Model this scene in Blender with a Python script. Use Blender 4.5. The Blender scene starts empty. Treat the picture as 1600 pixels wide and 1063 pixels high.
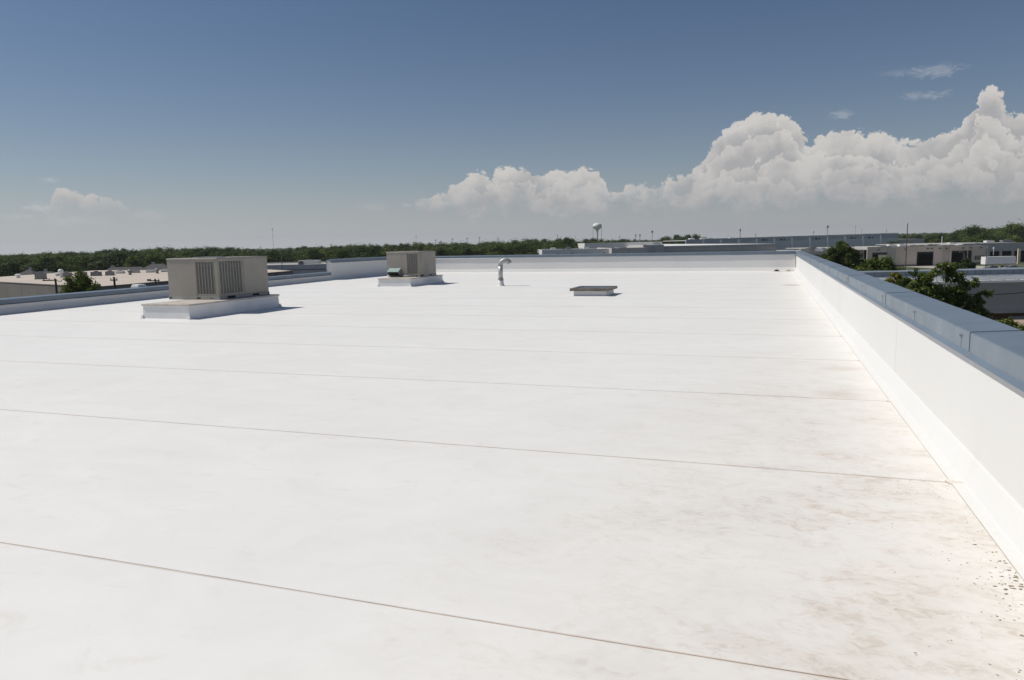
import bpy, bmesh, math, random
import numpy as np
from mathutils import Vector, Matrix

# ------------------------------------------------------------------ camera
S = bpy.context.scene
COL = S.collection
EYE = 10.0                     # eye height above the ground
ROOF = EYE - 1.7               # height of the roof deck
cam_d = bpy.data.cameras.new('camera')
cam = bpy.data.objects.new('camera', cam_d)
COL.objects.link(cam)
_r = Vector((0.9435, 0.3307, -0.0215)).normalized()
_f = Vector((-0.3308, 0.9345, -0.1304)).normalized()
_u = _r.cross(_f).normalized()
_r = _f.cross(_u).normalized()
cam.matrix_world = Matrix(((_r.x, _u.x, -_f.x, 0), (_r.y, _u.y, -_f.y, 0), (_r.z, _u.z, -_f.z, EYE), (0, 0, 0, 1)))
cam_d.lens = 25.52
cam_d.sensor_width = 36
cam_d.clip_start = 0.05
cam_d.clip_end = 20000
S.camera = cam

# ------------------------------------------------------------------ light
SUN_EL = math.radians(53)
SUN_DIR = Vector((-1.0, -0.14, 0)).normalized() * math.cos(SUN_EL) + Vector((0, 0, math.sin(SUN_EL)))   # towards the sun
sun_d = bpy.data.lights.new('sun', 'SUN')
sun_d.energy = 3.72
sun_d.angle = math.radians(0.53)
sun_d.color = (1.0, 0.955, 0.865)
sun = bpy.data.objects.new('sun', sun_d)
sun.rotation_euler = SUN_DIR.to_track_quat('Z', 'Y').to_euler()
sun.location = (-30, 5, 60)
COL.objects.link(sun)
S.view_settings.view_transform = 'Standard'
S.view_settings.look = 'None'
S.view_settings.gamma = 1.0
S.view_settings.exposure = 0.04
S.view_settings.use_curve_mapping = False
S.cycles.max_bounces = 8
S.cycles.volume_bounces = 0

# district street grid: local x = across the view, local y = away from us
GRID = math.radians(19.47)
R2 = Vector((math.cos(GRID), math.sin(GRID), 0))
F2 = Vector((-math.sin(GRID), math.cos(GRID), 0))
def D(s, t, z=0.0):
    return R2 * s + F2 * t + Vector((0, 0, z))

# ------------------------------------------------------------------ node helpers
class NT:
    def __init__(self, tree):
        self.t = tree; self.n = tree.nodes; self.l = tree.links
    def node(self, kind, **kw):
        nd = self.n.new(kind)
        for k, v in kw.items():
            setattr(nd, k, v)
        return nd
    def put(self, sock, v):
        if hasattr(v, 'links') or isinstance(v, bpy.types.NodeSocket):
            self.l.new(v, sock)
        else:
            if sock.type == 'RGBA' and len(v) == 3:
                v = (*v, 1)
            sock.default_value = v
    def math(self, op, a, b=None, c=None, clamp=False):
        nd = self.node('ShaderNodeMath', operation=op, use_clamp=clamp)
        for i, v in enumerate((a, b, c)):
            if v is not None:
                self.put(nd.inputs[i], v)
        return nd.outputs[0]
    def vmath(self, op, a, b=None):
        nd = self.node('ShaderNodeVectorMath', operation=op)
        self.put(nd.inputs[0], a)
        if b is not None:
            self.put(nd.inputs[1], b)
        return nd.outputs['Value'] if op in ('DOT_PRODUCT', 'LENGTH', 'DISTANCE') else nd.outputs[0]
    def mix(self, f, a, b, blend='MIX'):
        nd = self.node('ShaderNodeMix', data_type='RGBA', blend_type=blend)
        self.put(nd.inputs[0], f); self.put(nd.inputs[6], a); self.put(nd.inputs[7], b)
        return nd.outputs[2]
    def rng(self, v, a, b, c=0.0, d=1.0, smooth=False):
        nd = self.node('ShaderNodeMapRange', interpolation_type='SMOOTHSTEP' if smooth else 'LINEAR')
        for i, x in enumerate((v, a, b, c, d)):
            self.put(nd.inputs[i], x)
        return nd.outputs[0]
    def noise(self, vec, scale, detail=4, rough=0.55, dist=0.0, dim='3D'):
        nd = self.node('ShaderNodeTexNoise', noise_dimensions=dim)
        if vec is not None:
            self.put(nd.inputs['Vector'], vec)
        nd.inputs['Scale'].default_value = scale; nd.inputs['Detail'].default_value = detail
        nd.inputs['Roughness'].default_value = rough; nd.inputs['Distortion'].default_value = dist
        return nd.outputs[0]
    def scale(self, vec, s, loc=(0, 0, 0), rot=(0, 0, 0)):
        nd = self.node('ShaderNodeMapping')
        self.put(nd.inputs[0], vec)
        nd.inputs['Scale'].default_value = s; nd.inputs['Location'].default_value = loc; nd.inputs['Rotation'].default_value = rot
        return nd.outputs[0]
    def bump(self, h, strength=0.2, dist=0.01):
        nd = self.node('ShaderNodeBump')
        self.put(nd.inputs['Height'], h)
        nd.inputs['Strength'].default_value = strength; nd.inputs['Distance'].default_value = dist
        return nd.outputs[0]

def new_mat(name):
    m = bpy.data.materials.new(name)
    m.use_nodes = True
    t = NT(m.node_tree)
    return m, t, m.node_tree.nodes['Principled BSDF']

def simple(name, col, rough=0.6, metal=0.0, var=0.12, nscale=3.0, spec=0.4, bump=0.0, obj=False, detail=5, streak=None):
    m, t, b = new_mat(name)
    tc = t.node('ShaderNodeTexCoord'); g = t.node('ShaderNodeNewGeometry')
    vec = tc.outputs['Object'] if obj else g.outputs['Position']
    if streak:
        vec = t.scale(vec, streak)
    n = t.noise(vec, nscale, detail, 0.6)
    f = t.rng(n, 0.3, 0.7, 1 - var, 1 + var)
    c = t.mix(1.0, col, f, 'MULTIPLY')
    oi = t.node('ShaderNodeObjectInfo')
    f2 = t.rng(oi.outputs['Random'], 0, 1, 1 - var * .4, 1 + var * .4)
    c = t.mix(1.0, c, f2, 'MULTIPLY')
    t.put(b.inputs['Base Color'], c)
    b.inputs['Roughness'].default_value = rough
    b.inputs['Metallic'].default_value = metal
    b.inputs['Specular IOR Level'].default_value = spec
    if bump:
        t.put(b.inputs['Normal'], t.bump(n, bump, 0.01))
    return m

# ------------------------------------------------------------------ sky (world)
W = bpy.data.worlds.new('World')
S.world = W
W.use_nodes = True
W.cycles.sampling_method = 'NONE'      # the sky is smooth: no importance map needed
wt = NT(W.node_tree)
bg = W.node_tree.nodes['Background']
STR = 0.055
bg.inputs['Strength'].default_value = STR
sky = wt.node('ShaderNodeTexSky', sky_type='NISHITA')
sky.sun_disc = False
sky.sun_elevation = SUN_EL
sky.sun_rotation = math.atan2(SUN_DIR.x, SUN_DIR.y)
sky.altitude = 200
sky.air_density = 1.0
sky.dust_density = 0.6
sky.ozone_density = 2.5
tcw = wt.node('ShaderNodeTexCoord')
dirv = wt.vmath('NORMALIZE', tcw.outputs['Generated'])
dx = wt.vmath('DOT_PRODUCT', dirv, tuple(R2)); dy = wt.vmath('DOT_PRODUCT', dirv, tuple(F2)); dz = wt.vmath('DOT_PRODUCT', dirv, (0, 0, 1))
az = wt.math('ARCTAN2', dx, dy)
el = wt.math('ARCSINE', wt.math('MINIMUM', wt.math('MAXIMUM', dz, -0.999), 0.999))
sund = wt.vmath('DOT_PRODUCT', dirv, tuple(SUN_DIR))

# blue deepens with height, grey haze lies along the horizon all round
base = wt.mix(1.0, sky.outputs[0], (0.80, 0.88, 0.97), 'MULTIPLY')
elp = wt.math('MAXIMUM', el, 0.0)
hz = wt.math('POWER', 2.71828, wt.math('MULTIPLY', elp, -1 / 0.078))
side = wt.rng(sund, -0.3, 0.8, 0.86, 1.16)
hazecol = wt.mix(1.0, (0.45 / STR, 0.462 / STR, 0.48 / STR), side, 'MULTIPLY')
skyc = wt.mix(wt.math('MULTIPLY', hz, 0.99), base, hazecol)

# cumulus banks: a height envelope round the compass, broken up by billows
def ramp_env(t, a, pts, lo, hi):
    r = t.node('ShaderNodeValToRGB')
    cr = r.color_ramp
    while len(cr.elements) < len(pts):
        cr.elements.new(0.5)
    for e, (x, v) in zip(cr.elements, pts):
        e.position = (x - lo) / (hi - lo); e.color = (v, v, v, 1)
    t.put(r.inputs[0], t.rng(a, lo, hi))
    return r.outputs[0]
def pxaz(x): return math.atan((x - 800) / 1134.0 * 0.992)
def pxel(x, y): return (399.5 - 0.0215 * x - y) / 1134.0 / (1 + ((x - 800) / 1134.0) ** 2) ** .5 / 0.3
P1 = [(-400, 999), (35, 999), (62, 350), (88, 318), (105, 294), (135, 291), (165, 305), (195, 315), (225, 338), (262, 999), (610, 999), (640, 335), (668, 303), (700, 298), (745, 272), (830, 260), (852, 266), (875, 255),
      (905, 272), (920, 262), (940, 268), (960, 305), (985, 290), (1040, 280), (1075, 270), (1108, 235), (1125, 212), (1185, 182), (1215, 172), (1238, 190), (1262, 222), (1300, 240)]
P2 = [(1180, 999), (1240, 240), (1280, 214), (1330, 207), (1375, 208), (1405, 226), (1440, 218), (1485, 205), (1512, 170), (1522, 142), (1545, 138), (1562, 168), (1600, 170), (1680, 190), (1800, 230), (2000, 260)]
lo_az = pxaz(-400); hi_az = pxaz(2000)
cvec = wt.node('ShaderNodeCombineXYZ'); wt.put(cvec.inputs[0], az); wt.put(cvec.inputs[1], el)
CV = cvec.outputs[0]
wob_n = wt.node('ShaderNodeTexNoise', noise_dimensions='2D')
wt.put(wob_n.inputs['Vector'], CV); wob_n.inputs['Scale'].default_value = 34; wob_n.inputs['Detail'].default_value = 5; wob_n.inputs['Roughness'].default_value = .6
warp = wt.vmath('MULTIPLY', wt.vmath('SUBTRACT', wob_n.outputs['Color'], (0.5, 0.5, 0.5)), (0.020, 0.018, 0))
CW = wt.vmath('ADD', CV, warp)
wsx = wt.node('ShaderNodeSeparateXYZ'); wt.put(wsx.inputs[0], CW)
e1 = ramp_env(wt, wsx.outputs[0], [(pxaz(x), max(0.0, pxel(x, y)) if y < 900 else 0.0) for x, y in P1], lo_az, hi_az)
e2 = ramp_env(wt, wsx.outputs[0], [(pxaz(x), max(0.0, pxel(x, y)) if y < 900 else 0.0) for x, y in P2], lo_az, hi_az)
env = wt.math('MULTIPLY', wt.math('MAXIMUM', e1, e2), 0.3)
empty = wt.rng(env, 0.010, 0.05, 0.06, 0.0)
def billow(seed):
    v = wt.vmath('ADD', CW, (seed * 1.37, seed * 0.71, 0))
    out = None
    for sc_, amp in ((32, 1.0), (75, 0.62), (160, 0.36), (340, 0.2)):
        vo = wt.node('ShaderNodeTexVoronoi', voronoi_dimensions='2D', feature='F1')
        wt.put(vo.inputs['Vector'], v); vo.inputs['Scale'].default_value = sc_
        q = vo.outputs['Distance']
        b_ = wt.math('MULTIPLY', wt.math('SUBTRACT', 0.42, wt.math('MULTIPLY', q, q)), amp)      # round-topped puffs
        out = b_ if out is None else wt.math('ADD', out, b_)
    return wt.math('ADD', out, wt.math('MULTIPLY', wt.math('SUBTRACT', wt.noise(v, 260, 3, .6, 0, '2D'), .5), .35))
fade = wt.rng(wt.math('ADD', el, wt.math('MULTIPLY', wt.math('SUBTRACT', wob_n.outputs[0], .5), .07)), 0.034, 0.080, 0.0, 1.0, True)          # bases dissolve into the haze
soft = wt.noise(CW, 22, 4, .6, 0, '2D')
# heaps one behind the other: the rear one reaches the top of the bank, nearer ones stand lower
for (seed, k, drop, amp) in ((1.0, 1.0, 0.0, 0.017), (4.0, .86, .003, .021), (17.0, .70, .004, .022), (7.0, .56, .005, .022), (11.0, .40, .003, .019)):
    bl = billow(seed)
    big = wt.math('MULTIPLY', wt.math('SUBTRACT', wt.noise(wt.vmath('ADD', CV, (seed, seed * 2, 0)), 13, 2, .5, 0, '2D'), .5), .05 if k < 1 else 0.0)
    top = wt.math('ADD', wt.math('SUBTRACT', wt.math('MULTIPLY', env, k), drop + amp * .62), big)
    f = wt.math('SUBTRACT', wt.math('ADD', wt.math('SUBTRACT', top, el), wt.math('MULTIPLY', bl, amp)), empty)
    m_ = wt.rng(f, 0.0, 0.0035, 0, 1, True)
    glow = wt.rng(f, 0.0, 0.030, 1.0, 0.0)                        # sunlit crests, greyer lower down
    lit = wt.math('ADD', wt.math('MULTIPLY', glow, .62), wt.math('MULTIPLY', bl, .34))
    lit = wt.math('ADD', lit, wt.math('MULTIPLY', wt.math('SUBTRACT', soft, .5), 1.5))
    lit = wt.rng(lit, -0.05, 0.85, 0, 1, True)
    lit = wt.math('MULTIPLY', lit, wt.rng(el, .045, .10, .35, 1.0))
    ccol = wt.mix(lit, (0.385 / STR, 0.385 / STR, 0.395 / STR), (0.60 / STR, 0.58 / STR, 0.555 / STR))
    a_ = wt.math('MULTIPLY', m_, fade)
    skyc = wt.mix(a_, skyc, ccol)
# thin high wisps
cvw = wt.node('ShaderNodeCombineXYZ'); wt.put(cvw.inputs[0], az); wt.put(cvw.inputs[1], el)
nn = wt.noise(wt.scale(cvw.outputs[0], (60, 160, 1)), 1.0, 5, .65, 1.2, '2D')
for (x, y, rx, ry, tilt, k) in ((1448, 126, 38, 9, 0.18, .26), (1438, 160, 34, 6, -0.12, .24), (1310, 188, 18, 8, 0.1, .25), (1395, 128, 30, 5, 0, .10), (95, 285, 14, 5, .1, .3), (70, 326, 20, 7, -.1, .38), (35, 340, 22, 5, 0, .2), (115, 345, 60, 9, 0, .16), (240, 338, 30, 9, 0, .16), (590, 325, 30, 8, 0, .12), (640, 323, 12, 4, 0, .2)):
    cx, cy = pxaz(x), pxel(x, y) * 0.3
    mp = wt.scale(wt.vmath('SUBTRACT', cvw.outputs[0], (cx, cy, 0)), (1134 / rx, 1134 / ry, 1), rot=(0, 0, tilt))
    r = wt.vmath('LENGTH', mp)
    mk = wt.math('MULTIPLY', wt.rng(wt.math('ADD', r, wt.math('MULTIPLY', wt.math('SUBTRACT', nn, .5), 2.4)), 1.1, 0.0, 0, 1, True), k)
    skyc = wt.mix(mk, skyc, (0.62 / STR, 0.62 / STR, 0.63 / STR))
wt.put(bg.inputs['Color'], skyc)

# ------------------------------------------------------------------ mesh helpers
class MB:
    def __init__(self):
        self.v = []; self.f = []
    def add(self, vs, fs):
        o = len(self.v); self.v += [tuple(p) for p in vs]; self.f += [tuple(i + o for i in q) for q in fs]; return self
    def box(self, x0, x1, y0, y1, z0, z1):
        return self.add([(x0, y0, z0), (x1, y0, z0), (x1, y1, z0), (x0, y1, z0), (x0, y0, z1), (x1, y0, z1), (x1, y1, z1), (x0, y1, z1)],
                        [(3, 2, 1, 0), (4, 5, 6, 7), (0, 1, 5, 4), (1, 2, 6, 5), (2, 3, 7, 6), (3, 0, 4, 7)])
    def frustum(self, b, t, z0, z1):
        (x0, x1, y0, y1), (a0, a1, c0, c1) = b, t
        return self.add([(x0, y0, z0), (x1, y0, z0), (x1, y1, z0), (x0, y1, z0), (a0, c0, z1), (a1, c0, z1), (a1, c1, z1), (a0, c1, z1)],
                        [(3, 2, 1, 0), (4, 5, 6, 7), (0, 1, 5, 4), (1, 2, 6, 5), (2, 3, 7, 6), (3, 0, 4, 7)])
    def prism_x(self, prof, x0, x1):      # closed profile of (y, z), counter-clockwise seen from +x
        n = len(prof)
        vs = [(x0, y, z) for y, z in prof] + [(x1, y, z) for y, z in prof]
        fs = [(i, (i + 1) % n, n + (i + 1) % n, n + i) for i in range(n)]
        return self.add(vs, fs + [tuple(range(n - 1, -1, -1)), tuple(range(n, 2 * n))])
    def tube(self, pts, rad, n=8, cap=True):
        pts = [Vector(p) for p in pts]
        if not isinstance(rad, (list, tuple)):
            rad = [rad] * len(pts)
        o = len(self.v); ref = None
        for i, p in enumerate(pts):
            d = (pts[min(i + 1, len(pts) - 1)] - pts[max(i - 1, 0)]).normalized()
            if ref is None:
                ref = d.orthogonal().normalized()
            else:
                ref = (ref - d * ref.dot(d)).normalized()
            b = d.cross(ref)
            for k in range(n):
                a = 2 * math.pi * k / n
                self.v.append(tuple(p + (ref * math.cos(a) + b * math.sin(a)) * rad[i]))
        for i in range(len(pts) - 1):
            for k in range(n):
                self.f.append((o + i * n + k, o + i * n + (k + 1) % n, o + (i + 1) * n + (k + 1) % n, o + (i + 1) * n + k))
        if cap:
            self.f.append(tuple(o + k for k in range(n - 1, -1, -1)))
            self.f.append(tuple(o + (len(pts) - 1) * n + k for k in range(n)))
        return self
    def cyl(self, x, y, z0, z1, r, n=16, r1=None):
        return self.tube([(x, y, z0), (x, y, z1)], [r, r if r1 is None else r1], n)
    def lathe(self, prof, n=24, x=0, y=0):
        o = len(self.v)
        for r, z in prof:
            for k in range(n):
                a = 2 * math.pi * k / n
                self.v.append((x + r * math.cos(a), y + r * math.sin(a), z))
        for i in range(len(prof) - 1):
            for k in range(n):
                self.f.append((o + i * n + k, o + i * n + (k + 1) % n, o + (i + 1) * n + (k + 1) % n, o + (i + 1) * n + k))
        self.f.append(tuple(o + k for k in range(n - 1, -1, -1)))
        self.f.append(tuple(o + (len(prof) - 1) * n + k for k in range(n)))
        return self
    def mesh(self, name, mat, smooth=False):
        me = bpy.data.meshes.new(name)
        me.from_pydata(self.v, [], self.f)
        if mat:
            me.materials.append(mat)
        me.update()
        if smooth:
            me.shade_smooth()
        return me

def link(name, me, parent=None):
    o = bpy.data.objects.new(name, me)
    COL.objects.link(o)
    if parent is not None:
        o.parent = parent
    return o
def part(name, mb, mat, parent, smooth=False, bevel=0.0, label=None):
    o = link(name, mb.mesh(name, mat, smooth), parent)
    if bevel:
        b = o.modifiers.new('bevel', 'BEVEL'); b.width = bevel; b.segments = 2; b.limit_method = 'ANGLE'; b.angle_limit = math.radians(40)
    if label:
        o['label'] = label
    return o
def thing(name, label, cat, loc=(0, 0, 0), rz=0.0, group=None):
    o = bpy.data.objects.new(name, None)
    o.empty_display_size = 0.2
    COL.objects.link(o)
    o.location = loc; o.rotation_euler = (0, 0, rz)
    o['label'] = label; o['category'] = cat; o['kind'] = 'thing'
    if group:
        o['group'] = group
    return o
def tag(o, label, cat, group=None):
    o['label'] = label; o['category'] = cat
    if group:
        o['group'] = group
    return o
def struct(name, mb, mat, smooth=False):
    o = link(name, mb.mesh(name, mat, smooth)); o['kind'] = 'structure'; return o
def copy_tree(o, parent=None):
    c = o.copy(); COL.objects.link(c)
    if parent is not None:
        c.parent = parent
    for ch in list(o.children):
        copy_tree(ch, c)
    return c

# ------------------------------------------------------------------ materials
def membrane_mat(name, wall=False):
    m, t, b = new_mat(name)
    g = t.node('ShaderNodeNewGeometry'); pos = g.outputs['Position']
    sx = t.node('ShaderNodeSeparateXYZ'); t.put(sx.inputs[0], pos)
    big = t.noise(pos, 0.35, 4, .5)
    fine = t.noise(t.scale(pos, (3, 9, 6)), 1.0, 6, .65)
    col = t.mix(t.rng(big, .3, .7), (0.785, 0.769, 0.746), (0.81, 0.798, 0.776)) if not wall else t.mix(t.rng(big, .3, .7), (0.685, 0.68, 0.672), (0.72, 0.715, 0.707))
    if not wall:
        # rain-borne dirt lies in low spots beside the right-hand wall, thins out across the roof
        edge = t.rng(sx.outputs[0], -2.6, 1.2, 0, 1, True)
        near = t.rng(sx.outputs[1], 2.0, 12.0, 1.0, 0.22)
        s1 = t.noise(t.scale(pos, (1.5, 2.0, 1)), 1.0, 9, .70, .5)
        s2 = t.noise(t.scale(pos, (9, 13, 1)), 1.0, 9, .74, .9)
        d1 = t.rng(s1, .42, .72, 0, 1, True)
        d2 = t.rng(s2, .46, .62, 0.08, 1, True)
        e2 = t.math('MULTIPLY', t.math('MULTIPLY', edge, near), t.math('MULTIPLY', d1, d2))
        veil = t.math('MULTIPLY', t.math('MULTIPLY', edge, near), t.math('ADD', 0.24, t.math('MULTIPLY', t.math('ADD', d1, t.math('MULTIPLY', d2, .6)), .40)))
        col = t.mix(veil, col, (0.60, 0.53, 0.455))
        col = t.mix(t.math('MULTIPLY', e2, 0.75), col, (0.47, 0.385, 0.305))
        mo = t.noise(t.scale(pos, (1.1, 1.6, 1)), 1.0, 9, .68, .8)
        col = t.mix(1.0, col, t.rng(mo, .32, .68, .955, 1.02), 'MULTIPLY')
        # faint streaks everywhere
        s3 = t.noise(t.scale(pos, (3.0, 5.0, 1), rot=(0, 0, .12)), 1.0, 9, .74, .6)
        col = t.mix(t.math('MULTIPLY', t.rng(s3, .54, .72, 0, 1, True), 0.27), col, (0.60, 0.53, 0.46))
        s4 = t.noise(t.scale(pos, (.35, 3.2, 1), rot=(0, 0, .75)), 1.0, 5, .6, .3)
        col = t.mix(t.math('MULTIPLY', t.rng(s4, .60, .75, 0, 1, True), 0.10), col, (0.62, 0.60, 0.57))
        # dirt along the laps between sheets; band widens far off, painting in lap-edge shade
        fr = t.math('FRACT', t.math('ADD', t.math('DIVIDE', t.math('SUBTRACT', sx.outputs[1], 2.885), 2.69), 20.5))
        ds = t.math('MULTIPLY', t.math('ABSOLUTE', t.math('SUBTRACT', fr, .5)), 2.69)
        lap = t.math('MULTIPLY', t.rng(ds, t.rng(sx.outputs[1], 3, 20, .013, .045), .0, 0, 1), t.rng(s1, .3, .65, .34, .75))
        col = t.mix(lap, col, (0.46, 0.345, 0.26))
        # two puddle marks by the far end of the wall
        for (px, py, rx, ry, k) in ((0.82, 28.6, .5, .6, .6), (0.55, 40.5, .8, .55, .5), (0.9, 10.2, .4, .22, .22), (0.75, 8.5, .4, .3, .22)):
            q = t.vmath('MULTIPLY', t.vmath('SUBTRACT', pos, (px, py, ROOF)), (1 / rx, 1 / ry, 0))
            r = t.math('ADD', t.vmath('LENGTH', q), t.math('MULTIPLY', t.math('SUBTRACT', s2, .5), 2.2))
            col = t.mix(t.math('MULTIPLY', t.rng(r, 1.0, .25, 0, 1, True), k), col, (0.42, 0.31, 0.22))
        # fine grit, thick only in patches
        gr = t.noise(pos, 55, 2, .8)
        sp = t.math('MULTIPLY', t.rng(gr, .70, .76), t.rng(t.noise(pos, 1.3, 5, .7), .52, .66))
        col = t.mix(t.math('MULTIPLY', sp, t.math('ADD', .12, t.math('MULTIPLY', edge, .5))), col, (0.30, 0.25, 0.20))
        h = t.math('ADD', t.math('MULTIPLY', big, .6), t.math('MULTIPLY', fine, .12))
        t.put(b.inputs['Normal'], t.bump(h, 0.25, 0.02))
    else:
        s1 = t.noise(t.scale(pos, (6, 6, 1.2)), 1.0, 6, .7)
        low = t.rng(sx.outputs[2], ROOF + .02, ROOF + .55, 1, 0.25)
        col = t.mix(t.math('MULTIPLY', t.math('MULTIPLY', t.rng(s1, .52, .75, 0, 1, True), low), .30), col, (0.60, 0.55, 0.49))
        t.put(b.inputs['Normal'], t.bump(t.math('ADD', big, t.math('MULTIPLY', fine, .2)), 0.25, 0.02))
    t.put(b.inputs['Base Color'], col)
    b.inputs['Roughness'].default_value = 0.55
    b.inputs['Specular IOR Level'].default_value = 0.3
    return m
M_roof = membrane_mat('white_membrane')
M_wall = membrane_mat('white_wall_membrane', True)
M_joint = simple('dirty_joint', (0.40, 0.31, 0.24), .9, var=.4, nscale=2.5)
M_coping = simple('blue_grey_coping', (0.142, 0.182, 0.228), .36, .0, var=.10, nscale=1.6, spec=.5)
_t = NT(M_coping.node_tree); _b = M_coping.node_tree.nodes['Principled BSDF']; _g = _t.node('ShaderNodeNewGeometry')
_t.put(_b.inputs['Normal'], _t.bump(_t.noise(_t.scale(_g.outputs['Position'], (1.2, .8, 3)), 1.6, 3, .5), .18, .02))
_t.put(_b.inputs['Roughness'], _t.rng(_t.noise(_g.outputs['Position'], 4.5, 6, .7), .3, .7, .33, .46))
M_screw = simple('screw_metal', (0.30, 0.32, 0.34), .35, .8)
M_dark = simple('dark_gap', (0.012, 0.012, 0.013), .8)
M_hvac = simple('beige_grey_paint', (0.325, 0.300, 0.262), .5, var=.09, nscale=1.5, bump=.06)
M_hvac2 = simple('warm_grey_paint', (0.330, 0.303, 0.266), .5, var=.12, nscale=2.0, bump=.06)
M_post = simple('olive_grey_paint', (0.305, 0.30, 0.235), .5, var=.08)
M_rail = simple('rail_grey', (0.30, 0.305, 0.285), .5, var=.12)
M_galv = simple('galvanised_steel', (0.40, 0.405, 0.41), .52, .55, var=.15, nscale=8)
M_dull = simple('dull_zinc', (0.24, 0.24, 0.235), .5, .4, var=.15, nscale=6)
M_boot = simple('white_boot', (0.72, 0.71, 0.69), .6, var=.06)
M_curb = simple('white_curb_membrane', (0.74, 0.74, 0.735), .55, var=.06, nscale=2.2, bump=.3)
M_capmetal = simple('dusty_cap_metal', (0.52, 0.47, 0.42), .6, .1, var=.2, nscale=4)
M_green = simple('pale_green_hood', (0.30, 0.40, 0.39), .45, .2, var=.12)
M_rust = simple('rusty_frame', (0.23, 0.19, 0.16), .6, .35, var=.3, nscale=7)
M_lidtop = simple('lid_weathered_steel', (0.155, 0.175, 0.195), .5, .5, var=.25, nscale=5)
def coil_mat():
    m, t, b = new_mat('dusty_coil')
    g = t.node('ShaderNodeNewGeometry'); pos = g.outputs['Position']
    wv = t.node('ShaderNodeTexWave', bands_direction='Z'); t.put(wv.inputs['Vector'], pos); wv.inputs['Scale'].default_value = 9; wv.inputs['Distortion'].default_value = 1.0
    n = t.noise(pos, 26, 4, .7)
    c = t.mix(t.rng(wv.outputs['Fac'], .3, .9), (0.10, 0.102, 0.096), (0.25, 0.252, 0.24))
    c = t.mix(t.rng(n, .60, .72), c, (0.40, 0.40, 0.38))
    t.put(b.inputs['Base Color'], c); b.inputs['Roughness'].default_value = .6; b.inputs['Metallic'].default_value = .3
    return m
M_coil = coil_mat()

# ------------------------------------------------------------------ ground
def terrain_z(x, y):
    # level ground that lifts gently far off, more to the right than to the left
    r = math.hypot(x, y); a = math.atan2(x, y)
    q = min(1, max(0, (r - 1000) / 1900))
    return q * q * (3 - 2 * q) * (5.5 + 4.5 * math.sin(a + .25) + 1.2 * math.sin(7 * a))
def ground():
    m, t, b = new_mat('ground_cover')
    g = t.node('ShaderNodeNewGeometry'); pos = g.outputs['Position']
    n1 = t.noise(pos, 0.02, 6, .6); n2 = t.noise(pos, 0.5, 5, .7)
    c = t.mix(t.rng(n1, .4, .6), (0.045, 0.062, 0.022), (0.12, 0.11, 0.07))
    c = t.mix(1.0, c, t.rng(n2, .3, .7, .75, 1.25), 'MULTIPLY')
    t.put(b.inputs['Base Color'], c); b.inputs['Roughness'].default_value = .95
    mb = MB()
    rs = [0, 60, 150, 300, 500, 800, 1100, 1400, 1700, 2000, 2300, 2600, 2900, 3200, 3600, 4000, 4400]
    n = 96
    for r in rs[1:]:
        for k in range(n):
            a = 2 * math.pi * k / n
            z = terrain_z(r * math.cos(a), r * math.sin(a))
            mb.v.append((r * math.cos(a), r * math.sin(a), z))
    mb.v.append((0, 0, 0)); c0 = len(mb.v) - 1
    for k in range(n):
        mb.f.append((c0, k, (k + 1) % n))
    for i in range(len(rs) - 2):
        for k in range(n):
            mb.f.append((i * n + k, (i + 1) * n + k, (i + 1) * n + (k + 1) % n, i * n + (k + 1) % n))
    struct('ground', mb, m, True)
ground()

M_asph = simple('asphalt', (0.075, 0.075, 0.077), .9, var=.2, nscale=.4)
M_conc = simple('concrete_drive', (0.40, 0.37, 0.33), .85, var=.12, nscale=.3)
M_lot = simple('pale_lot', (0.27, 0.26, 0.245), .9, var=.15, nscale=.25)
M_grass = simple('mown_grass', (0.075, 0.095, 0.03), .95, var=.3, nscale=.6)
def sheet(name, s0, s1, t0, t1, z, mat):
    o = struct(name, MB().box(s0, s1, t0, t1, z - 0.3, z), mat); o.rotation_euler = (0, 0, GRID); return o
sheet('parking_lot', 20, 320, 36, 212, 0.004, M_lot)
sheet('road', 20, 320, 118, 130, 0.008, M_asph)
sheet('service_yard', -140, 18, 60, 360, 0.004, M_asph)

# ------------------------------------------------------------------ our roof
ROOF_OUT = [(1.70, -7), (1.70, 41.6), (-22.3, 43.8), (-22.75, 34.0), (-21.0, 11.0), (-20.2, -7)]
mb = MB()
n = len(ROOF_OUT)
# deck slab under the membrane, walls of the block down to the ground
mb.add([(x, y, 0.0) for x, y in ROOF_OUT] + [(x, y, ROOF - 0.0014) for x, y in ROOF_OUT],
       [tuple(range(n - 1, -1, -1)), tuple(range(n, 2 * n))] + [(i, (i + 1) % n, n + (i + 1) % n, n + i) for i in range(n)])
roof = struct('roof_deck', mb, M_joint)
def left_x(y):
    pts = [(-7, -20.0), (14.0, -20.9), (34.0, -22.35), (43.6, -22.0)]
    for (a, xa), (b, xb) in zip(pts, pts[1:]):
        if y <= b:
            return xa + (xb - xa) * (y - a) / (b - a)
    return pts[-1][1]
def back_y(x): return 41.28 + (1.37 - x) * (2.1 / 23.5)
rng = random.Random(4)
SEAMS = [0.2 - 2.69 * 3 + 2.69 * k for k in range(19)]
SEAMS = [2.885 + 2.69 * (k - 3) for k in range(-1, 20)]
NX = 90
def wob(seed, amp):
    r = random.Random(seed); a = [(r.uniform(.15, 1.6), r.uniform(0, 6.28), r.uniform(.3, 1)) for _ in range(5)]
    return lambda x: amp * sum(w * math.sin(f * x + p) for f, p, w in a) / 2
edges = [wob(100 + i, 0.007) for i in range(len(SEAMS))]
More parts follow.
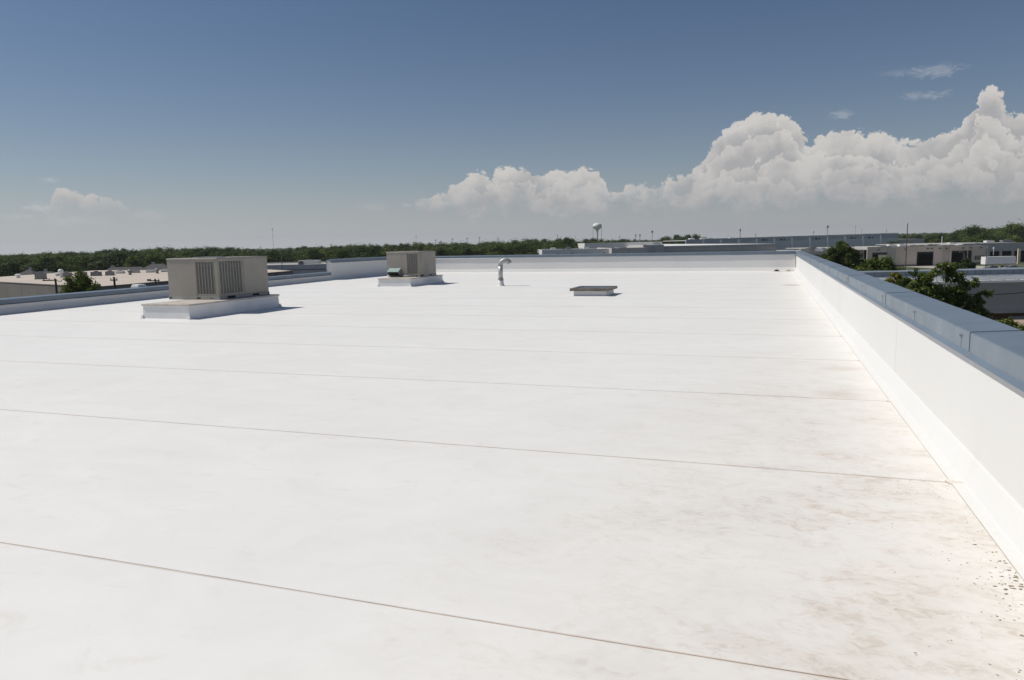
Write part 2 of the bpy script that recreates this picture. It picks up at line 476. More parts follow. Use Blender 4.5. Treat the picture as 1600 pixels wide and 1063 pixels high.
for i in range(len(SEAMS) - 1):
    mb = MB(); top = ROOF
    xr = 1.224
    for k in range(NX + 1):
        u = k / NX
        gap = 0.0030 + 0.0012 * math.sin(3.1 * k + i)
        y0 = SEAMS[i]; y1 = SEAMS[i + 1]
        x_l = left_x(max(-7, min(43.4, (y0 + y1) / 2))) + 0.02
        x = x_l + (xr - x_l) * u
        ya = y0 + edges[i](x) + gap; yb = y1 + edges[i + 1](x) - gap
        lim = back_y(x) - 0.03
        ya = min(ya, lim - .005); yb = min(yb, lim)
        for (y, z) in ((ya, top - .003), (ya, top), (yb, top), (yb, top - .003)):
            mb.v.append((x, y, z))
    for k in range(NX):
        for j in range(3):
            a = k * 4 + j
            mb.f.append((a, a + 4, a + 5, a + 1))
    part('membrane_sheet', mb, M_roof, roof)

# round patches where a seam meets the wall flashing
def patch(y, x=1.255, r=.055):
    p = MB().lathe([(r, ROOF + .0035), (r * .96, ROOF + .006), (r * .5, ROOF + .0065)], 28, x, y)
    part('seam_patch', p, M_roof, roof)
    q = MB().lathe([(r + .006, ROOF + .0005), (r + .006, ROOF + .0022)], 28, x, y)
    part('patch_sealant', q, M_joint, roof)
patch(SEAMS[4] + .02, 1.245, .06)
for k in (5, 6, 7, 8):
    patch(SEAMS[k] + .01, 1.25, .05)

# ------------------------------------------------------------------ parapet walls
def coping_profile(h, w, oin=0.022, face=0.14, kick=0.03, th=0.004):
    # (y, z): y positive towards the roof, wall face at y = 0
    o = [(oin + kick, h - face - kick), (oin, h - face), (oin, h - .006), (oin - .006, h), (-w + .006, h + .018), (-w, h + .012), (-w, h - .16)]
    i = [(y + (-th if k < 4 else (0 if k < 5 else th)), z - th * (1 if 2 <= k < 6 else 0)) for k, (y, z) in enumerate(o)]
    i = [(oin + kick - th, h - face - kick), (oin - th, h - face + th * .5), (oin - th, h - .010), (oin - .008, h - th), (-w + .008, h + .018 - th), (-w + th, h + .010), (-w + th, h - .16)]
    return o, i
def coping_piece(mb, h, w, x0, x1, dz=0.0, face=.14, oin=.022):
    o, i = coping_profile(h, w, oin, face)
    prof = o + i[::-1]
    m = len(o); n = len(prof)
    base = len(mb.v)
    for x in (x0, x1):
        for y, z in prof:
            mb.v.append((x, y + dz, z + dz))
    for k in range(n):
        mb.f.append((base + k, base + n + k, base + n + (k + 1) % n, base + (k + 1) % n))
    # end caps as quads between the two skins
    for k in range(m - 1):
        a, b, c, d = k, k + 1, n - 2 - k, n - 1 - k
        mb.f.append((base + a, base + b, base + c, base + d)); mb.f.append((base + n + d, base + n + c, base + n + b, base + n + a))
def wall(label, p0, p1, h, joints, panels, cop_w=0.30, screws=(), cant=True, base_strip=True, core_ext=(0, 0), cop_ext=(0, 0), face=.14):
    p0 = Vector(p0); p1 = Vector(p1)
    d = (p1 - p0).to_2d(); L = d.length; rz = math.atan2(d.y, d.x)
    w = thing('parapet_wall', label, 'wall', (p0.x, p0.y, ROOF), rz)
    part('wall_core', MB().box(-core_ext[0], L + core_ext[1], -cop_w + .03, -.004, -.02, h - .03), M_wall, w)
    xs = [0] + [x for x in panels if 0 < x < L] + [L]
    for a, b in zip(xs, xs[1:]):
        part('membrane_panel', MB().box(a + .0045, b - .0045, -.0035, .0018, .0, h - .02), M_wall, w)
    if cant:
        part('cant_strip', MB().prism_x([(.075, .003), (.066, .014), (.012, .165), (.0012, .185), (.0012, .003)], 0.0, L), M_wall, w)
    if base_strip:
        part('base_flashing', MB().prism_x([(.1435, .001), (.142, .0045), (.076, .006), (.076, .001)], 0.0, L), M_wall, w)
    js = [-cop_ext[0]] + [x for x in joints if -cop_ext[0] < x < L + cop_ext[1]] + [L + cop_ext[1]]
    for k, (a, b) in enumerate(zip(js, js[1:])):
        mb = MB(); coping_piece(mb, h, cop_w, a + .003, b - .003, .0035 * (k % 2), face)
        c = part('coping_panel', mb, M_coping, w)
        for s in screws:
            if a <= s < b:
                q = MB()
                yy = .022 + .0035 * (k % 2)
                for dxs in (-.012, .014):
                    q.tube([(s + dxs, yy - .001, h - face * .36), (s + dxs, yy + .004, h - face * .36)], [.0135, .012], 12)
                    q.tube([(s + dxs, yy + .004, h - face * .36), (s + dxs, yy + .013, h - face * .36)], [.0075, .006], 8)
                part('fastener', q, M_screw, c)
                part('clip_slot', MB().box(s + .004, s + .007, yy - .001, yy + .0012, h - face, h - face * .42), M_dark, c)
        if k:
            part('joint_gap', MB().box(a - .0028, a + .0028, -cop_w + .02, .0195, h - face + .002, h - .002), M_dark, c)
    return w
# right wall: origin at its near end, y = -6.5
Y0 = -6.5
jr = [5.83, 7.38, 9.77, 11.95, 14.16, 16.29]
jr = [1.4, 3.6] + jr + [18.4 + 2.1 * k for k in range(12)]
sc = [6.05, 7.89, 9.97, 12.09, 14.33, 16.42, 3.8] + [18.6 + 2.1 * k for k in range(6)]
wall('long white parapet on the right with jointed blue-grey metal coping', (1.37, Y0, 0), (1.37, 41.28, 0), 1.02, [y - Y0 for y in jr],
     [y - Y0 for y in (2.2, 9.0, 15.9, 22.5, 29.0, 35.5)], .29, [y - Y0 for y in sc], core_ext=(0, .28), cop_ext=(0, .29))
# back wall
BL = (-22.0, 43.37)
wall('white parapet across the far end behind the bent vent pipe', (1.347, back_y(1.347), 0), (BL[0], BL[1], 0), 1.035, [3.4, 6.6, 9.8, 13, 16.2, 19.4, 22.4], [6.2, 12.4, 18.6], .30, core_ext=(0, .3), cop_ext=(0, .3))
# raised part of the left wall
wall('raised white parapet corner behind the smaller air conditioner', (-22.0, 43.32, 0), (-22.35, 34.0, 0), 1.10, [3.2, 6.4], [5], .30, cop_ext=(0, .02))
# low left wall
wall('low white parapet along the left edge under blue-grey coping', (-22.33, 33.95, 0), (-20.9, 14.0, 0), 0.425, [3.3 * k for k in range(1, 7)], [6, 12, 18], .42, cop_ext=(0, 0), face=.12)
wall('nearest stretch of low white parapet at the left edge', (-20.9, 13.99, 0), (-20.0, -6.5, 0), 0.425, [3.3 * k for k in range(1, 7)], [6, 12, 18], .42, face=.12)

# ------------------------------------------------------------------ rooftop air conditioners
def curb(label, x0, x1, y0, y1, h):
    t = thing('equipment_curb', label, 'curb', ((x0 + x1) / 2, (y0 + y1) / 2, ROOF))
    a, b = (x1 - x0) / 2, (y1 - y0) / 2
    part('curb_body', MB().frustum((-a, a, -b, b), (-a + .015, a - .015, -b + .015, b - .015), -.002, h - .03), M_curb, t, bevel=.012)
    part('flashing_apron', MB().frustum((-a - .13, a + .13, -b - .13, b + .13), (-a - .005, a + .005, -b - .005, b + .005), .001, .014), M_curb, t)
    part('cap_flashing', MB().frustum((-a - .012, a + .012, -b - .012, b + .012), (-a - .006, a + .006, -b - .006, b + .006), h - .045, h), M_capmetal, t, bevel=.004)
    for sx in (-1, 1):
        for sy in (-1, 1):
            part('corner_patch', MB().frustum((sx * a - .05, sx * a + .05, sy * b - .05, sy * b + .05), (sx * a - .018, sx * a + .018, sy * b - .018, sy * b + .018), .012, .10), M_curb, t)
    return t
curb('long white roof curb under the large beige air conditioner', -15.22, -13.70, 14.45, 18.05, .385)
curb('long white roof curb under the smaller air conditioner with green hood', -16.0, -14.43, 27.9, 31.22, .365)

def grille(parent, axis, fixed, a0, a1, z0, z1, nrib, out, depth=.026):
    # a recessed coil behind upright ribs, on a face at 'fixed'; out = +1/-1 outward direction
    def bx(p0, p1, q0, q1, za, zb):
        lo, hi = min(q0, q1), max(q0, q1)
        return MB().box(p0, p1, lo, hi, za, zb) if axis == 'y' else MB().box(lo, hi, p0, p1, za, zb)
    g = part('coil_grille', bx(a0, a1, fixed - out * depth, fixed - out * (depth - .012), z0, z1), M_coil, parent)
    w = (a1 - a0) / nrib
    for k in range(nrib):
        c = a0 + w * (k + .82)
        part('louvre_rib', bx(c - w * .09, c + w * .09, fixed - out * .012, fixed + out * .004, z0, z1), M_hvac, g)
    wires = MB()
    nz = 11
    for k in range(1, nz):
        z = z0 + (z1 - z0) * k / nz
        b = bx(a0, a1, fixed - out * .013, fixed - out * .009, z - .003, z + .003); wires.add(b.v, b.f)
    part('wire_guard', wires, M_dull, g)
    return g

def hvac(label, x0, x1, y0, y1, zb, h, spec, mat):
    t = thing('air_conditioner', label, 'air conditioner', ((x0 + x1) / 2, (y0 + y1) / 2, zb))
    a, b = (x1 - x0) / 2, (y1 - y0) / 2
    rail = .085
    # base rail with fork pockets
    r = part('base_rail', MB().box(-a - .012, a + .012, -b - .012, b + .012, .0, rail), M_rail, t, bevel=.006)
    for (ax, p, q, zz0, zz1) in spec['pockets']:
        if ax == 'f':
            part('fork_pocket', MB().box(p, q, -b - .0145, -b + .01, zz0, zz1), M_dark, r)
        else:
            part('fork_pocket', MB().box(a - .01, a + .0145, p, q, zz0, zz1), M_dark, r)
    # cabinet core (behind the skins)
    c = .06
    part('cabinet', MB().box(-a + c, a - c, -b + c, b - c, rail + .001, h - .04), M_dark, t)
    # skins
    for (ax, p, q, kind) in spec['skins']:
        z0, z1 = rail + .004, h - .045
        if ax == 'f':
            if kind == 'panel':
                part('side_panel', MB().box(p + .003, q - .006, -b, -b + .05, z0, z1), mat, t, bevel=.005)
            elif kind == 'grille':
                fr = MB().box(p + .002, q - .002, -b + .004, -b + .055, z0, z0 + .07).box(p + .002, q - .002, -b + .004, -b + .055, z1 - .07, z1)
                fr.box(p + .002, p + .02, -b + .004, -b + .055, z0 + .07, z1 - .07).box(q - .02, q - .002, -b + .004, -b + .055, z0 + .07, z1 - .07)
                f = part('grille_frame', fr, mat, t)
                grille(t, 'y', -b + .004, p + .02, q - .02, z0 + .07, z1 - .07, spec.get('ribs_f', 5), -1)
            elif kind == 'post':
                part('corner_post', MB().box(p, q, -b - .004, -b + .055, z0, z1), M_post, t, bevel=.006)
        else:
            if kind == 'panel':
                part('side_panel', MB().box(a - .05, a, p + .007, q - .003, z0, z1), mat, t, bevel=.005)
            elif kind == 'grille':
                fr = MB().box(a - .055, a - .004, p + .002, q - .002, z0, z0 + .06).box(a - .055, a - .004, p + .002, q - .002, z1 - .06, z1)
                fr.box(a - .055, a - .004, p + .002, p + .02, z0 + .06, z1 - .06).box(a - .055, a - .004, q - .06, q - .002, z0 + .06, z1 - .06)
                part('grille_frame', fr, mat, t)
                grille(t, 'x', a - .004, p + .02, q - .06, z0 + .06, z1 - .06, spec.get('ribs_s', 7), 1)
    # far and left faces
    part('rear_panel', MB().box(-a + .05, a - .05, b - .05, b, rail + .004, h - .045), mat, t, bevel=.005)
    part('left_panel', MB().box(-a, -a + .049, -b + .052, b - .002, rail + .004, h - .045), mat, t, bevel=.005)
    lid = part('top_cover', MB().frustum((-a - .015, a + .015, -b - .015, b + .015), (-a - .004, a + .004, -b - .004, b + .004), h - .043, h), mat, t, bevel=.008)
    fx, fy, fr_ = spec['fan']
    part('fan_guard', MB().lathe([(fr_, h - .002), (fr_, h + .018), (fr_ - .03, h + .022), (.05, h + .026)], 28, fx, fy), M_dull, lid)
    return t
A1, B1 = (15.72 - 14.0) / 2, (17.98 - 15.9) / 2
u1 = hvac('large beige rooftop air conditioner with two louvred coil grilles', -15.72, -14.0, 15.9, 17.98, ROOF + .386, 1.135,
     dict(pockets=[('f', .10, .23, .028, .062), ('f', .58, .60, .03, .065), ('f', .64, .655, .03, .065), ('f', -A1 + .02, -A1 + .10, .03, .07), ('s', -B1 + .30, -B1 + .62, .018, .078), ('s', -B1 + 1.33, -B1 + 1.63, .018, .072), ('s', B1 - .06, B1 - .01, .025, .07)],
          skins=[('f', -A1, .12, 'panel'), ('f', .12, A1 - .10, 'grille'), ('f', A1 - .10, A1, 'post'), ('s', -B1 + .055, -B1 + 1.02, 'grille'), ('s', -B1 + 1.02, B1, 'panel')],
          ribs_f=6, ribs_s=8, fan=(.1, -.45, .42)), M_hvac)
part('corner_bracket', MB().box(-A1 + .10, -A1 + .17, -B1 - .02, -B1 - .013, .02, .055), M_galv, u1)
A2, B2 = (16.14 - 14.55) / 2, (31.0 - 29.0) / 2
B2 = (30.75 - 29.0) / 2
u2 = hvac('smaller beige air conditioner with a pale green hood on its front', -16.14, -14.55, 29.0, 30.75, ROOF + .366, 1.125,
     dict(pockets=[('s', -B2 + .12, -B2 + .40, .015, .075), ('s', -B2 + 1.02, -B2 + 1.22, .02, .075), ('f', .62, .74, .02, .07)],
          skins=[('f', -A2, .22, 'panel'), ('f', .22, A2 - .03, 'grille'), ('f', A2 - .03, A2, 'post'), ('s', -B2 + .055, -B2 + .72, 'panel'), ('s', -B2 + .72, B2, 'panel')],
          ribs_f=6, fan=(0, -.3, .38)), M_hvac2)
hood = part('air_hood', MB().prism_x([(-B2 - .30, .245), (-B2 - .002, .40), (-B2 - .002, .385), (-B2 - .30, .232)], -.655, -.09), M_green, u2)
sd = MB()
for x in (-.655, -.102):
    sd.prism_x([(-B2 - .295, .232), (-B2 - .003, .384), (-B2 - .003, .06), (-B2 - .10, .06)], x, x + .012)
part('hood_cheek', sd, M_rail, hood)
part('filter_screen', MB().prism_x([(-B2 - .27, .225), (-B2 - .005, .225), (-B2 - .005, .075), (-B2 - .10, .075)], -.642, -.104), M_dark, hood)
part('hood_sill', MB().box(-.50, -.09, -B2 - .12, -B2 - .016, .0, .058), M_dull, u2)
part('condensate_pipe', MB().tube([(.0, -B2 - .10, .045), (.2, -B2 - .11, .05), (.55, -B2 - .09, .045)], .042, 10), M_rail, u2, True)
part('pipe_elbow', MB().tube([(-.74, -B2 - .1, .03), (-.66, -B2 - .12, .05), (-.53, -B2 - .1, .03)], .035, 10), M_boot, u2, True)

# ------------------------------------------------------------------ bent vent pipe
v = thing('vent_pipe', 'galvanised gooseneck vent pipe with a white rubber boot', 'vent pipe', (-10.49, 28.4, ROOF))
part('boot', MB().lathe([(.19, .002), (.185, .012), (.135, .03), (.122, .09), (.105, .27)], 24), M_boot, v, True)
part('clamp_ring', MB().lathe([(.11, .262), (.125, .268), (.128, .292), (.11, .302)], 24), M_dull, v, True)
part('pipe', MB().cyl(0, 0, .27, .855, .094, 24), M_galv, v, True)
arc = []
rb = .205
dirx = Vector((math.cos(.28), math.sin(.28), 0))
for k in range(13):
    a = math.pi - (math.pi * .87) * k / 12
    c = dirx * (rb + rb * math.cos(a)) + Vector((0, 0, .85 + rb * math.sin(a)))
    arc.append(c)
part('gooseneck', MB().tube(arc, .100, 24), M_galv, v, True)
part('pipe_mouth', MB().tube([arc[-1], arc[-1] + (arc[-1] - arc[-2]).normalized() * .004], .085, 20), M_dark, v)
part('band', MB().lathe([(.096, .835), (.104, .84), (.104, .862), (.096, .866)], 24), M_dull, v, True)

# ------------------------------------------------------------------ low roof hatch
hx, hy = -5.40, 23.45
h = thing('roof_hatch', 'low square roof hatch with rusty metal frame on a white curb', 'roof hatch', (hx, hy, ROOF))
part('curb_body', MB().frustum((-.54, .54, -.62, .62), (-.525, .525, -.605, .605), .0, .172), M_curb, h, bevel=.008)
part('flashing_apron', MB().frustum((-.66, .66, -.74, .74), (-.545, .545, -.625, .625), .001, .012), M_curb, h)
fr = MB()
X, Y = .64, .72
fr.box(-X, X, -Y, -Y + .06, .166, .252).box(-X, X, Y - .06, Y, .166, .252).box(-X, -X + .06, -Y + .06, Y - .06, .166, .252).box(X - .06, X, -Y + .06, Y - .06, .166, .252)
part('lid_frame', fr, M_rust, h, bevel=.005)
part('lid_panel', MB().box(-X + .055, X - .055, -Y + .055, Y - .055, .19, .236), M_lidtop, h)
part('lid_hinge', MB().box(-X - .018, -X - .001, -.5, -.3, .18, .235).box(-X - .018, -X - .001, .3, .5, .18, .235), M_dull, h)
part('lid_stiffener', MB().box(-X + .10, -X + .16, -Y + .07, Y - .07, .236, .256), M_dull, h)

# ------------------------------------------------------------------ small finds on the roof
d = thing('roof_drain', 'small black drain strainer at the foot of the far parapet', 'drain', (.42, 40.95, ROOF))
part('strainer', MB().lathe([(.12, .0), (.12, .03), (.09, .07), (.03, .09)], 14), M_dark, d)
part('drain_ring', MB().lathe([(.16, .0), (.16, .012), (.125, .016)], 14), M_dull, d)
M_leaf_dry = simple('dry_leaf', (0.27, 0.20, 0.135), .85, var=.45, nscale=40)
def litter(mb, x, y, r, ang, rg, zb=ROOF, hgt=None):
    n = 7
    hgt = hgt or r * .22
    ring = []
    el = rg.uniform(.35, .6)
    o = len(mb.v)
    for k in range(n):
        a = 2 * math.pi * k / n
        q = rg.uniform(.7, 1.15)
        px, py = math.cos(a) * r * q, math.sin(a) * r * el * q
        X_ = x + px * math.cos(ang) - py * math.sin(ang); Y_ = y + px * math.sin(ang) + py * math.cos(ang)
        mb.v.append((X_, Y_, zb + .0012 + rg.uniform(0, hgt * .4)))
    mb.v.append((x, y, zb + .0015 + hgt))
    for k in range(n):
        mb.f.append((o + k, o + (k + 1) % n, o + n))
rg = random.Random(11)
lp = MB()
for k in range(70):
    a = rg.uniform(0, 6.28); q = abs(rg.gauss(0, .13))
    litter(lp, 1.13 + math.cos(a) * q * 1.5 - .1, 40.85 + math.sin(a) * q, rg.uniform(.02, .06), rg.uniform(0, 6.28), rg, ROOF + max(0, .10 - q * .4) * rg.random())
o = link('leaf_pile', lp.mesh('leaf_pile', M_leaf_dry)); tag(o, 'small heap of dead leaves in the far right corner of the roof', 'leaves')
ll = MB()
for k in range(520):
    u = rg.random()
    if u < .34:
        y = rg.gauss(3.55, .45); x = 1.23 - abs(rg.gauss(0, .10))
        r = rg.choice([.003, .004, .006, .008, .013])
    elif u < .7:
        y = rg.uniform(2.6, 5.6); x = 1.20 - abs(rg.gauss(0, .30)); r = rg.choice([.002, .003, .003, .004, .006])
    elif u < .92:
        y = rg.uniform(2.4, 12); x = 1.20 - abs(rg.gauss(0, .55)); r = rg.choice([.002, .003, .003, .005])
    else:
        y = rg.uniform(3, 20); x = rg.uniform(-9, 1.1); r = rg.choice([.002, .004])
    litter(ll, x, y, r, rg.gauss(.25, .5), rg)
for k in range(26):
    litter(ll, 1.20 - abs(rg.gauss(0, .03)), 3.46 + rg.gauss(0, .07), rg.uniform(.006, .022), rg.gauss(.3, .4), rg)
    litter(ll, 1.21 - abs(rg.gauss(0, .02)), 4.0 + rg.gauss(0, .16), rg.uniform(.004, .014), rg.gauss(.3, .4), rg)
o = link('leaf_litter', ll.mesh('leaf_litter', M_leaf_dry)); o['kind'] = 'stuff'
o['label'] = 'brown bits of leaf litter beside the right-hand parapet'

# ------------------------------------------------------------------ trees
def leaf_mat(name, c0, c1, trans=.25):
    m, t, b = new_mat(name)
    g = t.node('ShaderNodeNewGeometry'); oi = t.node('ShaderNodeObjectInfo')
    n = t.noise(g.outputs['Position'], 0.9, 4, .65)
    f = t.math('ADD', t.rng(n, .3, .7, -.15, .85), t.rng(oi.outputs['Random'], 0, 1, -.35, .6), clamp=True)
    c = t.mix(f, c0, c1)
    n2 = t.noise(g.outputs['Position'], 9, 2, .6)
    c = t.mix(1.0, c, t.rng(n2, .3, .7, .7, 1.3), 'MULTIPLY')
    t.put(b.inputs['Base Color'], c)
    b.inputs['Roughness'].default_value = .7; b.inputs['Specular IOR Level'].default_value = .12
    out = m.node_tree.nodes['Material Output']
    tr = t.node('ShaderNodeBsdfTranslucent'); t.put(tr.inputs[0], t.mix(1.0, c, (1.1, 1.3, .5), 'MULTIPLY'))
    ms = t.node('ShaderNodeMixShader'); ms.inputs[0].default_value = trans
    t.l.new(b.outputs[0], ms.inputs[1]); t.l.new(tr.outputs[0], ms.inputs[2]); t.l.new(ms.outputs[0], out.inputs[0])
    return m
L_near = leaf_mat('leaves_near', (0.050, 0.080, 0.018), (0.150, 0.178, 0.048))
L_lime = leaf_mat('leaves_yellow_green', (0.10, 0.105, 0.012), (0.22, 0.20, 0.025))
L_left = leaf_mat('leaves_left', (0.055, 0.092, 0.018), (0.165, 0.200, 0.046))
L_dark = leaf_mat('leaves_dark', (0.036, 0.058, 0.018), (0.075, 0.10, 0.030))
L_mid = leaf_mat('leaves_mid', (0.046, 0.072, 0.019), (0.100, 0.128, 0.034))
L_pale = leaf_mat('leaves_olive', (0.070, 0.092, 0.024), (0.135, 0.150, 0.045))
M_bark = simple('bark', (0.13, 0.105, 0.085), .9, var=.3, nscale=6)
M_bark_pale = simple('pale_bark', (0.30, 0.27, 0.23), .9, var=.3, nscale=6)

def crown_mesh(name, clumps, leaves, size, mat, seed, squash=.8, outward=.75):
    g = np.random.default_rng(seed)
    V = []; F = []
    for (c, r) in clumps:
        n = int(leaves * (r ** 2))
        d = g.normal(size=(n, 3)); d /= np.linalg.norm(d, axis=1)[:, None]
        rad = r * (g.random(n) ** .45) * np.where(g.random(n) < .3, 1 + np.abs(g.normal(size=n)) * .45, 1.0)
        rad *= 1 + .18 * np.sin(d[:, 0] * 5 + c[0] * 3) * np.cos(d[:, 2] * 6)
        p = np.array(c) + d * rad[:, None] * np.array([1, 1, squash])
        nr = d * outward + g.normal(size=(n, 3)) * .5 + np.array([0, 0, .25]); nr /= np.linalg.norm(nr, axis=1)[:, None]
        t = np.cross(nr, g.normal(size=(n, 3))); t /= np.linalg.norm(t, axis=1)[:, None]
        b = np.cross(nr, t)
        s = size * (0.6 + .8 * g.random(n))[:, None]
        q = np.stack([p - t * s, p - b * s * .45 + nr * s * .12, p + t * s, p + b * s * .45 + nr * s * .12], 1).reshape(-1, 3)
        V.append(q)
    V = np.concatenate(V); nq = len(V) // 4
    me = bpy.data.meshes.new(name)
    me.vertices.add(len(V)); me.vertices.foreach_set('co', V.astype(np.float32).ravel())
    me.loops.add(nq * 4); me.loops.foreach_set('vertex_index', np.arange(nq * 4, dtype=np.int32))
    me.polygons.add(nq); me.polygons.foreach_set('loop_start', np.arange(0, nq * 4, 4, dtype=np.int32))
    me.materials.append(mat); me.update(calc_edges=True)
    return me
def limbs(mb, base, fork, tips, r0, rg):
    base = Vector(base); fork = Vector(fork)
    mid = base.lerp(fork, .5) + Vector((rg.uniform(-.1, .1), rg.uniform(-.1, .1), 0))
    mb.tube([base, mid, fork], [r0, r0 * .8, r0 * .65], 9)
    for tip in tips:
        tip = Vector(tip)
        st = base.lerp(fork, rg.uniform(.72, 1.0))
        m1 = st.lerp(tip, .5) + Vector((rg.uniform(-.25, .25), rg.uniform(-.25, .25), rg.uniform(.0, .4)))
        mb.tube([st, m1, tip], [r0 * .42, r0 * .28, r0 * .10], 6)
def near_tree(label, s, t, clumps, fork_h, r0, mat, bark, leaves, size, seed, trunk_off=(0, 0), cat='tree'):
    rg = random.Random(seed)
    p = D(s, t)
    o = thing('broadleaf_tree', label, cat, p, GRID)
    mb = MB()
    fk = (trunk_off[0], trunk_off[1], fork_h)
    limbs(mb, (trunk_off[0] * .4, trunk_off[1] * .4, -.05), fk, [c for c, r in clumps[::2]], r0, rg)
    part('trunk', mb, bark, o, True)
    cl = []
    for c, r in clumps:                      # break every mass up into smaller sprays
        k = max(7, int(17 * r))
        for _ in range(k):
            d = Vector((rg.gauss(0, 1), rg.gauss(0, 1), rg.gauss(0, 1))).normalized() * r * rg.uniform(.35, 1.0)
            cl.append(((c[0] + d.x, c[1] + d.y, c[2] + d.z * .85), r * rg.uniform(.30, .52)))
    link('crown', crown_mesh('crown', cl, leaves, size, mat, seed), o)
    return o
# the spreading tree whose limbs show, beside the right-hand wall
near_tree('large open-crowned tree with bare forked limbs in front of the grey metal building', 27.1, 45,
     [((-.3, 0, 8.0), .45), ((.3, .1, 7.85), .5), ((-.85, 0, 7.6), .45), ((.85, 0, 7.4), .5), ((.1, .3, 7.4), .4), ((-1.55, 0, 7.35), .45), ((-2.15, .1, 7.0), .4), ((-1.8, 0, 6.6), .6), ((-1.0, .1, 6.5), .6),
      ((-.5, 0, 6.5), .55), ((.3, -.1, 6.6), .5), ((.75, 0, 6.55), .5), ((1.45, 0, 7.0), .45), ((1.15, 0, 6.75), .45), ((2.15, .1, 6.25), .4), ((2.55, .1, 6.35), .33), ((2.1, .1, 5.85), .35),
      ((1.15, 0, 5.75), .6), ((.6, 0, 6.0), .55), ((1.65, .1, 5.5), .55), ((2.3, 0, 5.3), .5), ((.15, .1, 5.8), .6), ((-.4, 0, 6.0), .6), ((-1.4, .2, 5.8), .7), ((.8, 0, 5.0), .8), ((1.9, 0, 4.8), .8), ((-.5, 0, 5.1), .9)],
     4.4, .2, L_near, M_bark_pale, 1250, .095, 3, (.1, 0))
near_tree('leafy dark tree close behind the coping, left of the open-crowned tree', 26.9, 48,
     [((-.2, 0, 7.4), .5), ((.4, 0, 7.0), .55), ((-.8, 0, 6.9), .55), ((-1.3, 0, 6.4), .6), ((0, 0, 6.5), .8), ((.8, 0, 6.3), .6), ((-.6, 0, 5.8), .8), ((.4, 0, 5.6), .9), ((-1.4, 0, 5.7), .6), ((0, 0, 4.8), 1.0)],
     3.6, .18, L_near, M_bark, 800, .09, 33)
near_tree('rounded dark green tree between the long white wall and the tan warehouse', 35.7, 70,
     [((-1.2, 0, 6.5), 1.2), ((-.1, 0, 7.0), 1.15), ((1.0, 0, 6.6), 1.1), ((-2.0, 0, 5.6), 1.1), ((0, .2, 5.6), 1.5), ((1.7, 0, 5.6), 1.1), ((.8, 0, 4.4), 1.5), ((-1.2, 0, 4.3), 1.4)],
     3.5, .2, L_near, M_bark, 832, .13, 5)
near_tree('tall green tree rising over the far end of the blue-grey coping', 50.0, 110,
     [((-.2, 0, 8.6), 1.0), ((.4, 0, 7.6), 1.2), ((-1.2, 0, 7.5), 1.2), ((1.4, 0, 6.9), 1.3), ((-2.0, 0, 6.4), 1.2), ((0, .2, 6.4), 1.7), ((2.1, 0, 5.7), 1.4), ((-1.0, 0, 5.0), 1.8), ((1.2, 0, 4.6), 1.8)],
     3.5, .22, L_near, M_bark, 672, .16, 7)
near_tree('small yellow-green tree squeezed between two dark trees', 31.9, 60,
     [((-.1, 0, 6.75), .5), ((-.45, 0, 6.2), .6), ((.35, 0, 6.2), .55), ((0, 0, 5.1), .8), ((.2, 0, 4.2), .8)], 3, .1, L_lime, M_bark, 1152, .11, 9)
near_tree('small cone-shaped tree standing in front of a dark loading door', 99.0, 158,
     [((0, 0, 4.6), .6), ((-.4, 0, 3.7), .9), ((.5, 0, 3.6), .9), ((-.9, 0, 2.6), 1.1), ((.9, 0, 2.6), 1.1), ((0, 0, 1.8), 1.4), ((-1.2, 0, 1.4), 1.0), ((1.3, 0, 1.4), 1.0)], 2, .12, L_dark, M_bark, 416, .2, 10)
near_tree('small sunlit tree lowest beside the coping, by the grey metal building', 27.6, 40,
     [((-.3, 0, 5.0), .5), ((.3, 0, 4.8), .5), ((0, 0, 4.2), .8), ((-.8, 0, 4.1), .7), ((.6, 0, 3.9), .5), ((-.2, 0, 3.2), 1.0)], 3, .08, L_near, M_bark, 1056, .10, 12)
near_tree('bushy green tree in front of the pink-roofed warehouse', -46.2, 78,
     [((.0, 0, 7.75), .6), ((-.6, 0, 7.1), .85), ((.6, 0, 7.0), .8), ((0, 0, 6.2), 1.2), ((-1.2, 0, 6.0), .9), ((1.0, 0, 5.9), .8), ((-.4, 0, 5.0), 1.5), ((.8, 0, 5.0), 1.2), ((-1.5, 0, 5.0), 1.0), ((0, 0, 3.6), 1.6)], 3, .18, L_left, M_bark, 480, .13, 21)
near_tree('young leafy tree at the right of the bushy green tree', -43.9, 77,
     [((0, 0, 6.7), .45), ((-.3, 0, 6.0), .6), ((.4, 0, 5.9), .5), ((0, 0, 5.2), .9), ((.8, 0, 5.3), .45), ((1.0, 0, 5.7), .3), ((.2, 0, 4.2), 1.0)], 3, .10, L_left, M_bark, 480, .12, 22)

